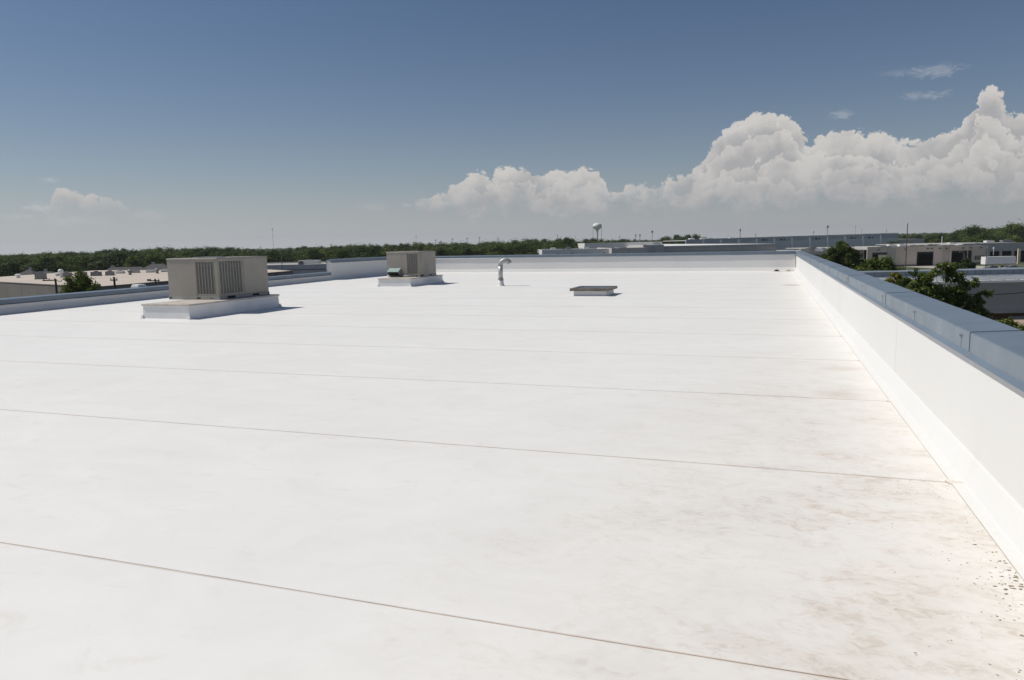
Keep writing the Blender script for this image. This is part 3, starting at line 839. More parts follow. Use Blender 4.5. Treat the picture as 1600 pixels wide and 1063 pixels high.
# wood-edge trees seen from afar: a few kinds, many individuals
def far_kind(seed, h, w, mat):
    rg = random.Random(seed)
    cl = []
    for k in range(13):
        a = rg.uniform(0, 6.28); q = w * math.sqrt(rg.random()) * .75
        z = h * rg.uniform(.38, .90) - q * .25
        cl.append(((math.cos(a) * q, math.sin(a) * q, z), w * rg.uniform(.34, .52)))
    cl.append(((0, 0, h * .88), w * .38)); cl.append(((0, 0, h * .55), w * .7))
    cm = crown_mesh('crown', cl, 75 / (w / 4.5) ** 2, .36, mat, seed, .8, 1.6)
    # solid inner foliage so that no sky shows through the middle
    tm = MB()
    limbs(tm, (0, 0, -.3), (0, 0, h * .45), [c for c, r in cl[:5]], .28, rg)
    return cm, tm.mesh('trunk', M_bark, True), h, w
KINDS = []
for i, (h_, w_, m_) in enumerate(((11, 4.6, L_dark), (11.5, 5.2, L_mid), (10, 4.4, L_pale), (12, 4.8, L_dark), (10.5, 5.4, L_mid), (11, 4.2, L_dark))):
    KINDS.append(far_kind(50 + i, h_, w_, m_))
def tree_at(kind, s, t, height, label, group, wide=1.0):
    cm, tm, h_, w_ = kind
    p = D(s, t)
    p.z = terrain_z(p.x, p.y)
    k = height / h_
    o = thing('broadleaf_tree', label, 'tree', p, random.random() * 6.28, group)
    o.scale = (k * wide, k * wide, k)
    link('crown', cm, o); link('trunk', tm, o)
    return o
HOR = lambda x: 399.5 - 0.0215 * x
def st(px, t): return (px - 800) / 1134.0 * t * .992
random.seed(8)
TOP = [(-200, 3), (0, -0.5), (60, 1.5), (100, 3), (150, 4), (190, 7), (230, 5), (250, 6.5), (300, 4.5), (335, 6), (370, 5), (400, 1), (440, .5), (480, 3.5), (520, 3), (560, 5), (600, 4.5), (650, 6), (690, 4.5), (760, 4.5), (800, 6),
       (830, 8), (870, 8), (888, 11), (900, 7), (925, 8), (940, 6), (1000, 4), (1034, 5), (1050, 10), (1090, 9.5), (1110, 4), (1200, 3), (1390, 1), (1420, 2), (1460, 2), (1490, 5), (1505, 9), (1525, 13), (1540, 10), (1560, 9), (1580, 14), (1600, 9), (1800, 9)]
TOP = [(x, v + (1.2 if x < 700 else 0.6)) for x, v in TOP]
def top_px(x):
    for (a, va), (b, vb) in zip(TOP, TOP[1:]):
        if x <= b:
            return va + (vb - va) * (x - a) / (b - a)
    return TOP[-1][1]
ROWS = [  # label, group, first px, last px, nearest t, farthest t, how many
    ('tree of the wood behind the pink-roofed warehouse', 'trees of the wood on the left', -60, 262, 215, 560, 84),
    ('tree of the wood behind the grey buildings left of the far parapet', 'trees of the wood left of centre', 262, 690, 250, 600, 92),
    ('tree of the wood left of the water tower', 'trees of the wood by the water tower', 690, 965, 290, 620, 62),
    ('tree behind the far grey warehouses right of the water tower', 'trees between the far warehouses', 965, 1110, 430, 640, 22),
    ('tree of the wood behind the tan warehouse', 'trees of the wood on the right', 1395, 1660, 330, 560, 54)]
SHADE = {L_dark: 'dark green', L_mid: 'mid green', L_pale: 'olive green'}
MARKS = [(30, 'at the far left edge'), (62, 'above the charcoal hip roof on the left'), (95, 'above the left utility pole'), (150, 'above the bushy green tree'), (215, 'above the row of units on the pink roof'),
         (262, 'just left of the large air conditioner'), (340, 'behind the left half of the large air conditioner'), (425, 'behind the right half of the large air conditioner'), (470, 'above the slim pale pole'), (535, 'above the thick dark pole'),
         (600, 'above the raised parapet corner'), (680, 'behind the smaller air conditioner'), (735, 'just right of the smaller air conditioner'), (790, 'straight above the vent pipe'), (850, 'midway between vent pipe and water tower'), (910, 'just left of the water tower'),
         (965, 'around the foot of the water tower'), (1040, 'under the dark lattice mast'), (1110, 'left of the stout cell mast'), (1440, 'right of the tallest brown pole'), (1490, 'above the white roof mast'), (1530, 'above the street lamp'), (1570, 'above the white trailer'), (9999, 'at the far right edge')]
for (lab, grp, xa, xb, ta, tb, cnt) in ROWS:
    for k in range(cnt):
        u = (k + random.uniform(-.4, .4)) / cnt
        x = xa + (xb - xa) * u
        row = (k * 7 % 5) / 4.0
        t = ta + (tb - ta) * (row ** 1.2) + random.uniform(-25, 25)
        px = top_px(x) - abs(random.gauss(0, 2.0))
        if row < .5:
            px = min(px, 5) - random.uniform(2, 10) * (1 - row)
        hh_ = 10 + px * t / 1153.0
        hh_ = max(6.0, min(17, hh_))
        if 905 < x < 1040: t = max(t, 385 + random.random() * 160)
        if 1395 < x < 1452: t = max(t, 445 + random.random() * 90)
        kd = random.choice(KINDS)
        rw = 'near tree' if row < .1 else 'second-row tree' if row < .3 else 'mid-wood tree' if row < .6 else 'high tree' if row < .8 else 'skyline tree'
        mk = next(m for lim, m in MARKS if x <= lim)
        tree_at(kd, st(x, t), t, hh_, SHADE[kd[0].materials[0]] + ' ' + rw + ' ' + mk, grp, random.uniform(.85, 1.45))
o = tree_at(KINDS[0], st(6, 195), 195, 9.4, 'dark tree at the left edge beyond the pink roof', None, 1.1); 
o = tree_at(KINDS[5], st(888, 300), 300, 12.6, 'tallest dark tree just left of the water tower', None, .8)
o = tree_at(KINDS[1], st(1582, 360), 360, 15.2, 'tall round tree topping the wood at the right edge', None, .9)
o = tree_at(KINDS[3], st(1527, 345), 345, 14.4, 'broad tall tree above the roof of the tan warehouse', None, 1.15)
# the far-off wood reads as one mass
def far_wood():
    g = np.random.default_rng(5); rg = random.Random(77)
    cl = []
    for k in range(7000):
        a = rg.uniform(-48, 48)
        t = 640 + 3000 * rg.random() ** 1.5
        px = 800 + 1134 * math.tan(math.radians(a)) * 1.008
        s = math.tan(math.radians(a)) * t
        p = D(s, t); z = terrain_z(p.x, p.y)
        r = rg.uniform(2.6, 4.6) * (1 + t / 4500)
        cl.append(((p.x, p.y, z + rg.uniform(2.5, 5.5)), r))
    V = []
    for (c, r) in cl:
        n = 30
        d = g.normal(size=(n, 3)); d /= np.linalg.norm(d, axis=1)[:, None]; d[:, 2] = np.abs(d[:, 2]) * 1.0 - .15
        p = np.array(c) + d * r * np.array([1, 1, .95])
        nr = d + g.normal(size=(n, 3)) * .35; nr /= np.linalg.norm(nr, axis=1)[:, None]
        t = np.cross(nr, g.normal(size=(n, 3))); t /= np.linalg.norm(t, axis=1)[:, None]; b = np.cross(nr, t)
        s = r * .36
        V.append(np.stack([p - t * s, p - b * s * .7 + nr * s * .2, p + t * s, p + b * s * .7 + nr * s * .2], 1).reshape(-1, 3))
    V = np.concatenate(V); nq = len(V) // 4
    me = bpy.data.meshes.new('distant_wood')
    me.vertices.add(len(V)); me.vertices.foreach_set('co', V.astype(np.float32).ravel())
    me.loops.add(nq * 4); me.loops.foreach_set('vertex_index', np.arange(nq * 4, dtype=np.int32))
    me.polygons.add(nq); me.polygons.foreach_set('loop_start', np.arange(0, nq * 4, 4, dtype=np.int32))
    me.materials.append(L_mid); me.update(calc_edges=True)
    o = link('distant_wood', me); o['kind'] = 'stuff'; o['label'] = 'far-off green wood along the whole horizon'
far_wood()

# ------------------------------------------------------------------ far buildings
M_pink = simple('pinkish_flat_roof', (0.50, 0.435, 0.375), .9, var=.10, nscale=.12, detail=8)
M_taupe = simple('taupe_tilt_up_wall', (0.215, 0.195, 0.175), .85, var=.10, nscale=.3)
M_grayw = simple('grey_block_wall', (0.48, 0.465, 0.455), .85, var=.08, nscale=.3)
M_pale = simple('pale_grey_panel', (0.70, 0.69, 0.675), .8, var=.08, nscale=.3)
M_bluegray = simple('blue_grey_panel', (0.56, 0.585, 0.62), .7, var=.06, nscale=.2)
M_bluegray2 = simple('darker_blue_grey_band', (0.42, 0.45, 0.49), .7, var=.06, nscale=.2)
M_tan = simple('tan_tilt_up_panel', (0.66, 0.56, 0.475), .85, var=.08, nscale=.25)
M_tan2 = simple('greyed_tan_panel', (0.54, 0.485, 0.42), .85, var=.08, nscale=.25)
M_tanlow = simple('soiled_tan_base', (0.27, 0.215, 0.17), .9, var=.15, nscale=.5)
M_roofgray = simple('gravel_flat_roof', (0.40, 0.385, 0.365), .9, var=.15, nscale=.2)
M_whiteroof = simple('white_flat_roof', (0.70, 0.69, 0.67), .8, var=.06, nscale=.1)
M_inside = simple('dark_interior', (0.03, 0.03, 0.032), .9)
M_white = simple('white_paint', (0.74, 0.74, 0.73), .5, var=.04)
M_shingle = simple('charcoal_shingle', (0.075, 0.075, 0.082), .9, var=.2, nscale=2)
M_wood = simple('weathered_pole', (0.085, 0.068, 0.055), .9, var=.25, nscale=4)
M_steel = simple('grey_pole_steel', (0.22, 0.22, 0.225), .5, .4)
M_mast = simple('faded_mast_steel', (0.34, 0.35, 0.37), .6, .1)
M_rolled = simple('rolled_door', (0.05, 0.06, 0.075), .5)
M_glass = simple('dark_glass', (0.02, 0.025, 0.03), .12, 0, spec=.6)
M_ribmetal = simple('ribbed_blue_metal', (0.26, 0.30, 0.35), .5, .3, var=.07, nscale=.6)
M_wallmetal = simple('grey_metal_siding', (0.29, 0.285, 0.275), .6, .15, var=.07, nscale=.4, streak=(1, 1, 6))
M_sky = simple('worn_fibreglass_sheet', (0.36, 0.35, 0.34), .8, var=.18, nscale=1.2)
M_brown = simple('dark_brown_wall', (0.10, 0.075, 0.06), .85, var=.2)
M_roofpink2 = simple('salmon_plaster', (0.42, 0.31, 0.25), .85, var=.1)

def rooftop_unit(label, s, t, z, w, d, h_, mat, group=None, name='rooftop_unit', cat='rooftop unit'):
    o = thing(name, label, cat, D(s, t, z), GRID, group)
    part('housing', MB().box(-w / 2, w / 2, -d / 2, d / 2, .12, h_), mat, o)
    part('base_frame', MB().box(-w / 2 - .06, w / 2 + .06, -d / 2 - .06, d / 2 + .06, 0, .119), M_dull, o)
    part('fan_hood', MB().lathe([(min(w, d) * .36, h_), (min(w, d) * .36, h_ + .14), (min(w, d) * .2, h_ + .18)], 12), M_dull, o)
    return o
def roof_vent(label, s, t, z, r, h_, mat, group=None):
    o = thing('roof_ventilator', label, 'roof vent', D(s, t, z), GRID, group)
    part('stack', MB().cyl(0, 0, 0, h_ * .6, r * .6, 10), mat, o)
    part('cowl', MB().lathe([(r * .7, h_ * .55), (r, h_ * .62), (r, h_ * .85), (r * .5, h_)], 12), mat, o)
    return o
# --- pink-roofed warehouse on the left: corners measured on the ground plan
def pink():
    near = Vector((-50.2, 87.9)); lft = Vector((-78.3, 111.8)); rgt = Vector((-40.9, 137.1)); bk = Vector((-51.0, 151.8))
    ex = (lft - near).normalized()
    # extend the left wall out of the frame
    lft2 = near + ex * 62
    bl = Vector((-100, 176)); 
    o = thing('flat_roofed_warehouse', 'low warehouse with a pinkish flat roof and taupe panel walls on the left', 'building', D(0, 0), GRID)
    pts = [near, rgt, bk, bl, lft2]
    mb = MB(); n = len(pts)
    mb.add([(p.x, p.y, 5.80) for p in pts] + [(p.x, p.y, 5.97) for p in pts], [tuple(range(n - 1, -1, -1)), tuple(range(n, 2 * n))] + [(i, (i + 1) % n, n + (i + 1) % n, n + i) for i in range(n)])
    part('roof', mb, M_pink, o)
    def panels(a, b, w, mat):
        L = (b - a).length; k = max(1, round(L / w)); d = (b - a) / L; nrm = Vector((d.y, -d.x))
        for i in range(k):
            p = a + d * (L * i / k + .03); q = a + d * (L * (i + 1) / k - .03)
            r = q - nrm * .2; s_ = p - nrm * .2
            m = MB().add([(p.x, p.y, 0), (q.x, q.y, 0), (r.x, r.y, 0), (s_.x, s_.y, 0), (p.x, p.y, 5.9), (q.x, q.y, 5.9), (r.x, r.y, 5.9), (s_.x, s_.y, 5.9)],
                         [(3, 2, 1, 0), (4, 5, 6, 7), (0, 1, 5, 4), (1, 2, 6, 5), (2, 3, 7, 6), (3, 0, 4, 7)])
            part('wall_panel', m, mat, o)
        a2 = a - nrm * .21; b2 = b - nrm * .21
        part('wall_backing', MB().add([(a2.x, a2.y, 0), (b2.x, b2.y, 0), (b2.x, b2.y, 5.85), (a2.x, a2.y, 5.85)], [(0, 1, 2, 3)]), M_inside, o)
        c = a + nrm * .05; e = b + nrm * .05; c2 = a - nrm * .10; e2 = b - nrm * .10
        part('roof_edge', MB().add([(c.x, c.y, 5.9), (e.x, e.y, 5.9), (e2.x, e2.y, 5.9), (c2.x, c2.y, 5.9), (c.x, c.y, 6.03), (e.x, e.y, 6.03), (e2.x, e2.y, 6.03), (c2.x, c2.y, 6.03)],
             [(3, 2, 1, 0), (4, 5, 6, 7), (0, 1, 5, 4), (1, 2, 6, 5), (2, 3, 7, 6), (3, 0, 4, 7)]), M_taupe, o)
    panels(lft2, near, 7.2, M_taupe); panels(near, rgt, 8.2, M_taupe); panels(rgt, bk, 6, M_taupe)
    d = (rgt - near).normalized(); nrm = Vector((d.y, -d.x))
    for u in (34, 39.2, 43.5):                                      # downpipes / door hoods near the far corner
        p = near + d * u + nrm * .14
        part('downpipe', MB().cyl(p.x, p.y, 0, 5.6, .12, 8), M_inside, o)
pink()
Zr = 5.98
rooftop_unit('dark square unit on the pink roof left of the utility pole', -78.2, 121.3, Zr, 1.25, 1.25, 1.05, M_dull)
roof_vent('small white vent near the back left of the pink roof', -88.5, 131.0, Zr, .5, .7, M_white)
roof_vent('long white vent in front of the charcoal hip roofs', -85.5, 138.0, Zr, .9, .6, M_white)
roof_vent('white-capped dark vent behind the pole crossarm on the pink roof', -78.0, 126.5, Zr, .42, 1.5, M_white)
for i, (x, w) in enumerate(((-79.5, 1.8), (-77.2, 1.6), (-75.2, 1.9), (-73.2, 1.5))):
    rooftop_unit(('leftmost', 'second', 'third', 'rightmost')[i] + ' dark unit of the long row in the middle of the pink roof', x, 130.5 + i * .9, Zr, w * .8, 1.0, .75, M_dull if i % 2 else M_steel, 'units in a row on the pink roof')
for i, (x, t_) in enumerate(((-77.6, 145), (-75.6, 147), (-72.8, 147.5), (-70.5, 149))):
    rooftop_unit(('leftmost pale', 'metal-coloured', 'third pale', 'rightmost pale')[i] + ' box at the back edge of the pink roof', x, t_, Zr, 1.4, .9, .55, M_white if i != 1 else M_galv, 'pale boxes along the back of the pink roof')
roof_vent('grey mushroom vent in the middle right of the pink roof', -70.2, 134.5, Zr, .45, .95, M_dull)
roof_vent('grey mushroom vent on the pink roof right of the middle one', -67.6, 139.5, Zr, .45, .95, M_dull)
roof_vent('dark vent on the pink roof half behind the large air conditioner', -62.0, 139.5, Zr, .6, 1.3, M_dull)

def hip_house(label, s, t, w, d, eave, ridge, rl):
    o = thing('house', label, 'house', D(s, t), GRID)
    part('wall', MB().box(-w / 2 + .4, w / 2 - .4, -d / 2 + .4, d / 2 - .4, 0, eave), M_tan2, o)
    mb = MB().add([(-w / 2, -d / 2, eave), (w / 2, -d / 2, eave), (w / 2, d / 2, eave), (-w / 2, d / 2, eave), (-rl / 2, 0, ridge), (rl / 2, 0, ridge)],
                  [(0, 1, 5, 4), (1, 2, 5), (2, 3, 4, 5), (3, 0, 4), (3, 2, 1, 0)])
    r = part('roof', mb, M_shingle, o)
    part('chimney', MB().box(-rl / 2 - .3, -rl / 2 + .3, .6, 1.2, ridge - 1.2, ridge + .5), M_tan2, r)
    for k in (-.25, .25):
        part('window', MB().box(w * k - .7, w * k + .7, -d / 2 + .37, -d / 2 + .41, .9, 2.1), M_glass, o)
hip_house('house with a steep charcoal hip roof near the left edge', -124, 188, 11, 10, 3, 6.3, .6)
hip_house('house with a broad charcoal hip roof behind the tree crown', -113, 178, 15, 11, 3, 5.9, 2)
hip_house('house with a long charcoal roof behind the row of roof units', -99, 188, 16, 10, 3.2, 6.4, 8)
hip_house('house with a charcoal roof close behind the large air conditioner', -88, 182, 15, 11, 3.4, 7.1, 3)
hip_house('house with a charcoal roof between two other hip roofs', -106, 196, 9, 9, 3, 6.0, 2)

# --- grey buildings left of centre, beyond the low parapet
def box_building(name, label, s, t, w, d, h_, wall, roofm, nb=4, para=.35, vents=0):
    o = thing(name, label, 'building', D(s, t), GRID)
    k = nb
    for i in range(k):
        a = -w / 2 + w * i / k; b = -w / 2 + w * (i + 1) / k
        part('wall_panel', MB().box(a + .03, b - .03, 0, .22, 0, h_), wall, o)
    part('side_wall', MB().box(-w / 2, -w / 2 + .22, .225, d, 0, h_), wall, o)
    part('side_wall', MB().box(w / 2 - .22, w / 2, .225, d, 0, h_), wall, o)
    part('rear_wall', MB().box(-w / 2 + .23, w / 2 - .23, d - .22, d, 0, h_), wall, o)
    part('inner_lining', MB().box(-w / 2 + .23, w / 2 - .23, .23, .3, 0, h_ - para - .3), M_inside, o)
    part('roof', MB().box(-w / 2 + .23, w / 2 - .23, .23, d - .23, h_ - para - .25, h_ - para), roofm, o)
    return o
g1 = box_building('flat_roofed_building', 'long low grey building with a pipe along its wall, left of the raised parapet', -60, 192, 52, 40, 6.0, M_grayw, M_roofgray, 6)
part('wall_pipe', MB().tube([(-24, -.1, 4.6), (26, -.1, 4.6)], .07, 6), M_dark, g1)
part('wall_conduit', MB().tube([(14, -.1, 4.2), (16, -.12, 4.4), (20, -.12, 5.0)], .07, 6), M_dark, g1)
rooftop_unit('small dark box on the edge of the long low grey building', -55.2, 192.6, 6.0, 1.2, .8, .8, M_dull)
rooftop_unit('pale unit at the back of the long low grey building', -60, 218, 5.66, 6, 3, 1.0, M_pale)
rooftop_unit('pale wide unit on the right of the long low grey building', -46, 222, 5.66, 8, 3, 1.2, M_pale)

# --- warehouses behind the far parapet
A_ = box_building('flat_roofed_building', 'lowest pale grey warehouse just above the far parapet left of the water tower', 25, 243, 29, 40, 7.95, M_pale, M_roofgray, 6)
for k in (-9, -4.5, 6.2):
    part('wall_lamp', MB().box(k - .3, k + .3, -.25, -.01, 6.3, 6.6), M_dark, A_)
for i, (s, lab) in enumerate(((15, 'pale roof unit at the left end of the lowest grey warehouse'), (20.5, 'pale roof unit near the middle of the lowest grey warehouse'), (26.5, 'pale roof unit below the water tower'))):
    rooftop_unit(lab, s, 256, 7.6, 1.8, 1.5, 1.0, M_white if i != 1 else M_dull)
C_ = box_building('flat_roofed_building', 'dark grey block wall building right of the lowest pale warehouse', 38.5, 236, 11.6, 40, 8.15, M_grayw, M_roofgray, 2)
E1 = box_building('flat_roofed_building', 'pale block with plain walls left of the long dark warehouse', 48.0, 245, 7, 30, 8.9, M_grayw, M_roofgray, 2)
B_ = box_building('flat_roofed_building', 'two-tone grey panel warehouse standing below the water tower', 51.0, 330, 35, 40, 9.85, M_pale, M_roofgray, 4)
E_ = box_building('flat_roofed_building', 'long dark grey warehouse with a bright white roof behind the far right parapet corner', 71.5, 250, 39, 190, 8.35, M_grayw, M_whiteroof, 1, para=.0)
for k in (1.2, 2.4, 3.6, 4.8, 6.0):
    part('cladding_line', MB().box(-19.5, 19.5, -.03, -.004, k + 1.6, k + 1.68), M_dull, E_)
rooftop_unit('low grey unit in the middle of the bright white roof', 66, 330, 8.36, 3, 2, .8, M_galv)
# long blue-grey panel building with buttresses
def long_panel():
    t0 = 400; s0, s1 = 96.0, 212.0
    o = thing('panel_warehouse', 'long blue-grey panel warehouse with evenly spaced buttresses on the right', 'building', D(s0, t0), GRID)
    L = s1 - s0; nb = 12; w = L / nb
    for i in range(nb):
        part('wall_panel', MB().box(i * w + .04, (i + 1) * w - .04, 0, .25, 0, 8.6 + i * .05), M_bluegray, o)
        part('parapet_band', MB().box(i * w + .02, (i + 1) * w - .02, -.06, .25, 8.62 + i * .05, 10.55 + i * .09), M_bluegray2, o)
        part('buttress', MB().prism_x([(-1.6, 0), (-.01, 0), (-.01, 9.8 + i * .07), (-.55, 9.8 + i * .07)], i * w - .40, i * w + .40), M_white, o)
        if i in (4, 5, 7, 9, 10):
            part('wall_louvre', MB().box(i * w + 3, i * w + 4.1, -.12, -.062, 9.1, 9.9), M_dark, o)
            part('wall_louvre', MB().box(i * w + 5, i * w + 5.6, -.12, -.062, 9.1, 9.9), M_dark, o)
    part('roof', MB().box(0, L, .3, 60, 9.9, 10.2), M_whiteroof, o)
    part('side_wall', MB().box(L - .02, L + .25, .26, 60, 0, 11.5), M_bluegray, o)
    part('gutter', MB().add([(0, -.2, 10.56), (L, -.2, 11.63), (L, .3, 11.63), (0, .3, 10.56), (0, -.2, 10.74), (L, -.2, 11.81), (L, .3, 11.81), (0, .3, 10.74)],
        [(3, 2, 1, 0), (4, 5, 6, 7), (0, 1, 5, 4), (1, 2, 6, 5), (2, 3, 7, 6), (3, 0, 4, 7)]), M_white, o)
long_panel()
box_building('flat_roofed_building', 'lower grey annex with a pale roof at the right end of the blue-grey warehouse', 220, 402, 15, 30, 8.3, M_grayw, M_whiteroof, 2)
for i, (s, lab) in enumerate(((104, 'leftmost white unit on the roof line of the blue-grey warehouse'), (110.5, 'second white unit on the roof line of the blue-grey warehouse'), (127, 'white unit above the bright white roof'), (160, 'white unit in the middle of the blue-grey warehouse roof'))):
    rooftop_unit(lab, s, 420, 10.2, 3.0, 3, 1.1, M_white)

# --- tan warehouse with loading doors
def tan():
    t0 = 242; s0 = 88.0
    o = thing('loading_warehouse', 'tan tilt-up warehouse with three dark loading doors and a windowed end', 'building', D(s0, t0), GRID)
    H = 6.3
    def sx(px): return (px - 800) / 1134.0 * t0 * .9935 * 1.000 + 0 - s0
    def wallpiece(a, b, z0, z1, mat, y=0.0):
        part('wall_panel', MB().box(a + .02, b - .02, y, y + .3, z0, z1), mat, o)
    # (from px, to px, material, opening (px0, px1, z0, z1) or None, set forward, height)
    segs = [(1205, 1262, M_tan2, (1240, 1258, 1.2, 4.4), 6.0, 5.4), (1262, 1300, M_tan2, (1268, 1296, 1.0, 4.4), 6.0, 5.4), (1300, 1336, M_tan2, None, 6.0, 5.6), (1336, 1357.5, M_tan2, (1343, 1356, 3.0, 4.75), 2.0, 5.6),
            (1357.5, 1389.5, M_tan, (1365.5, 1389, 0.0, 4.75), 0, 6.5), (1389.5, 1402, M_tan2, None, 0.0, 6.35), (1402, 1418, M_tan, None, 0, 6.5), (1418, 1435, M_tan, None, 0, 6.5), (1435, 1462, M_tan, (1435.5, 1461.5, 0, 4.7), 0, 6.5), (1462, 1475, M_tan, None, 0, 6.5),
            (1475, 1486.5, M_tan2, None, .15, 6.45), (1486.5, 1524, M_tan, (1489.5, 1521.5, 0, 4.8), 0, 6.5), (1524, 1546.5, M_tan, (1526, 1542, 1.65, 3.0), 0, 6.45)]
    for (a, b, m, op, y, hh_) in segs:
        A, B = sx(a), sx(b)
        if op is None:
            wallpiece(A, B, 0, hh_, m, y)
        else:
            p, q, z0, z1 = sx(op[0]), sx(op[1]), op[2], op[3]
            if p - A > .1: wallpiece(A, p, 0, hh_, m, y)
            if B - q > .1: wallpiece(q, B, 0, hh_, m, y)
            wallpiece(p, q, z1, hh_, m, y)
            if z0 > .1: wallpiece(p, q, 0, z0, m, y)
            if z0 < .1 and q - p > 2:
                d = part('loading_door', MB().box(p, q, y + .32, y + .40, z1 - .7, z1 + .2), M_rolled if a < 1400 else M_inside, o)
                f = MB().box(p + .02, p + .14, y - .03, y + .1, 0, z1).box(q - .14, q - .02, y - .03, y + .1, 0, z1)
                part('door_frame', f, M_dull, d)
                part('dock_floor', MB().box(p, q, y + .3, y + 12, -.01, .02), M_inside, o)
                part('dock_back', MB().box(p - 3, q + 3, y + 11.8, y + 12, 0, z1 + 1), M_inside, o)
            elif z0 > .1:
                n = 4; w = (q - p) / n
                fr = part('window', MB().box(p, q, y + .10, y + .14, z0, z1), M_glass, o)
                for k in range(n + 1):
                    part('mullion', MB().box(max(p, p + k * w - .06), min(q, p + k * w + .06), y + .02, y + .098, z0, z1), M_tan2, fr)
                part('transom', MB().box(p, q, y + .03, y + .097, z1 - .5, z1 - .42), M_tan2, fr)
    a, b = sx(1402), sx(1435)
    part('soiled_base', MB().box(a, b, -.03, -.002, 0, .55), M_tanlow, o)
    part('soiled_base', MB().box(sx(1524), sx(1546), -.03, -.002, 0, .8), M_tanlow, o)
    part('reveal_line', MB().box(sx(1402), sx(1546), -.012, -.001, 5.02, 5.10), M_tan2, o)
    part('cap_flashing', MB().box(sx(1357.5), sx(1546.5), -.05, .34, 6.51, 6.62), M_dull, o)
    for px in (1375, 1417, 1452, 1458, 1471, 1481, 1507, 1519, 1535):
        part('wall_lamp', MB().box(sx(px) - .28, sx(px) + .28, -.35, -.013, 5.5, 5.75), M_dark, o)
    part('roof', MB().box(sx(1205), sx(1357), 6.4, 70, 4.9, 5.2), M_roofgray, o)
    part('roof', MB().box(sx(1357.5), sx(1546), .35, 72, 5.7, 6.0), M_roofgray, o)
    # recessed grey wing on the right
    part('wing_wall', MB().box(sx(1546.6), sx(1546.6) + .3, .31, 14, 0, 6.4), M_grayw, o)
    wg = part('wing_front', MB().box(sx(1546.6), sx(1700), 14.0, 14.3, 4.0, 6.9), M_grayw, o)
    part('wing_back', MB().box(sx(1546.6), sx(1700), 19, 19.3, 0, 4.2), M_inside, o)
    for px in (1556, 1575, 1595, 1615, 1640):
        part('wing_pier', MB().box(sx(px) * 1.0 + 3, sx(px) + 3.8, 13.9, 14.4, 0, 4.0), M_tan2, o)
    part('wing_roof', MB().box(sx(1546.6), sx(1700), 14.35, 75, 6.4, 6.7), M_roofgray, o)
    part('canopy_beam', MB().box(sx(1546), sx(1596), 8.0, 8.3, 4.6, 4.75), M_dull, o)
    part('end_pier', MB().box(sx(1594), sx(1598), 0, .4, 0, 5.0), M_tan, o)
tan()
rs = random.Random(3)
for i, (px, t_, w, h_, m, lab) in enumerate(((1385, 262, 4, .6, M_galv, 'low grey duct on the tan roof behind its left doors'), (1396, 270, 3, .9, M_white, 'white unit on the tan roof left of the tall pole'), (1412, 276, 2.5, .9, M_white, 'white unit on the tan roof behind the tall pole'),
      (1430, 268, 3.5, .6, M_galv, 'flat grey unit on the tan roof right of the tall pole'), (1457, 258, 3.2, .8, M_dull, 'dark unit with curved top on the tan roof'), (1466, 266, 2.5, .7, M_white, 'white unit left of the white mast on the tan roof'), (1490, 280, 2.6, 1.1, M_white, 'tallest white unit on the tan roof right of the white mast'),
      (1497, 262, 5.5, .5, M_dull, 'long dark duct on the tan roof above the third door'), (1506, 258, 3.5, .5, M_white, 'flat white unit on the tan roof above the third door'), (1530, 268, 5, .7, M_galv, 'grey duct run at the right end of the tan roof'),
      (1548, 285, 3, .8, M_white, 'white unit near the far right end of the tan roof'), (1575, 295, 4, .8, M_galv, 'grey unit on the wing roof by the right edge'), (1341, 262, 3, .5, M_galv, 'grey unit above the left annex of the tan warehouse'))):
    rooftop_unit(lab, st(px, t_), t_, 6.0 if 1357 < px < 1546 else (5.2 if px < 1357 else 6.7), w, 2, h_, m)
for i, (px, t_, w, h_, m) in enumerate(((1264, 262, 5, 1.1, M_galv), (1272, 262, 2.4, 1.6, M_dull), (1281, 262, 3, .9, M_white), (1331, 268, 2.2, 1.0, M_white), (1325, 262, 2, .6, M_white), (1289, 268, 2.2, 1.0, M_galv))):
    rooftop_unit(('wide grey', 'dark tall', 'small white', 'white tilted', 'flat white', 'narrow grey')[i] + ' unit on the low roof left of the green tree', st(px, t_), t_, 5.2, w, 1.8, h_, m)
mst = thing('antenna_mast', 'slender white mast on the roof of the tan warehouse', 'mast', D(st(1474.5, 262), 262, 6.0), GRID)
part('mast_pole', MB().tube([(0, 0, 0), (0, 0, 3.6)], [.13, .09], 8), M_white, mst)
part('mast_foot', MB().box(-.6, .6, -.6, .6, 0, .3), M_white, mst)

# --- grass strips and drives in front of the tan warehouse
sheet('grass_verge', st(1400, 236), st(1425, 236), 224, 241.5, .012, M_grass)
sheet('grass_verge', st(1524, 236), st(1560, 236), 210, 241.5, .012, M_grass)
sheet('concrete_drive', st(1425, 236), st(1524, 236), 214, 241.6, .010, M_conc)
sheet('concrete_drive', st(1395, 210), st(1470, 210), 200, 213, .010, M_conc)

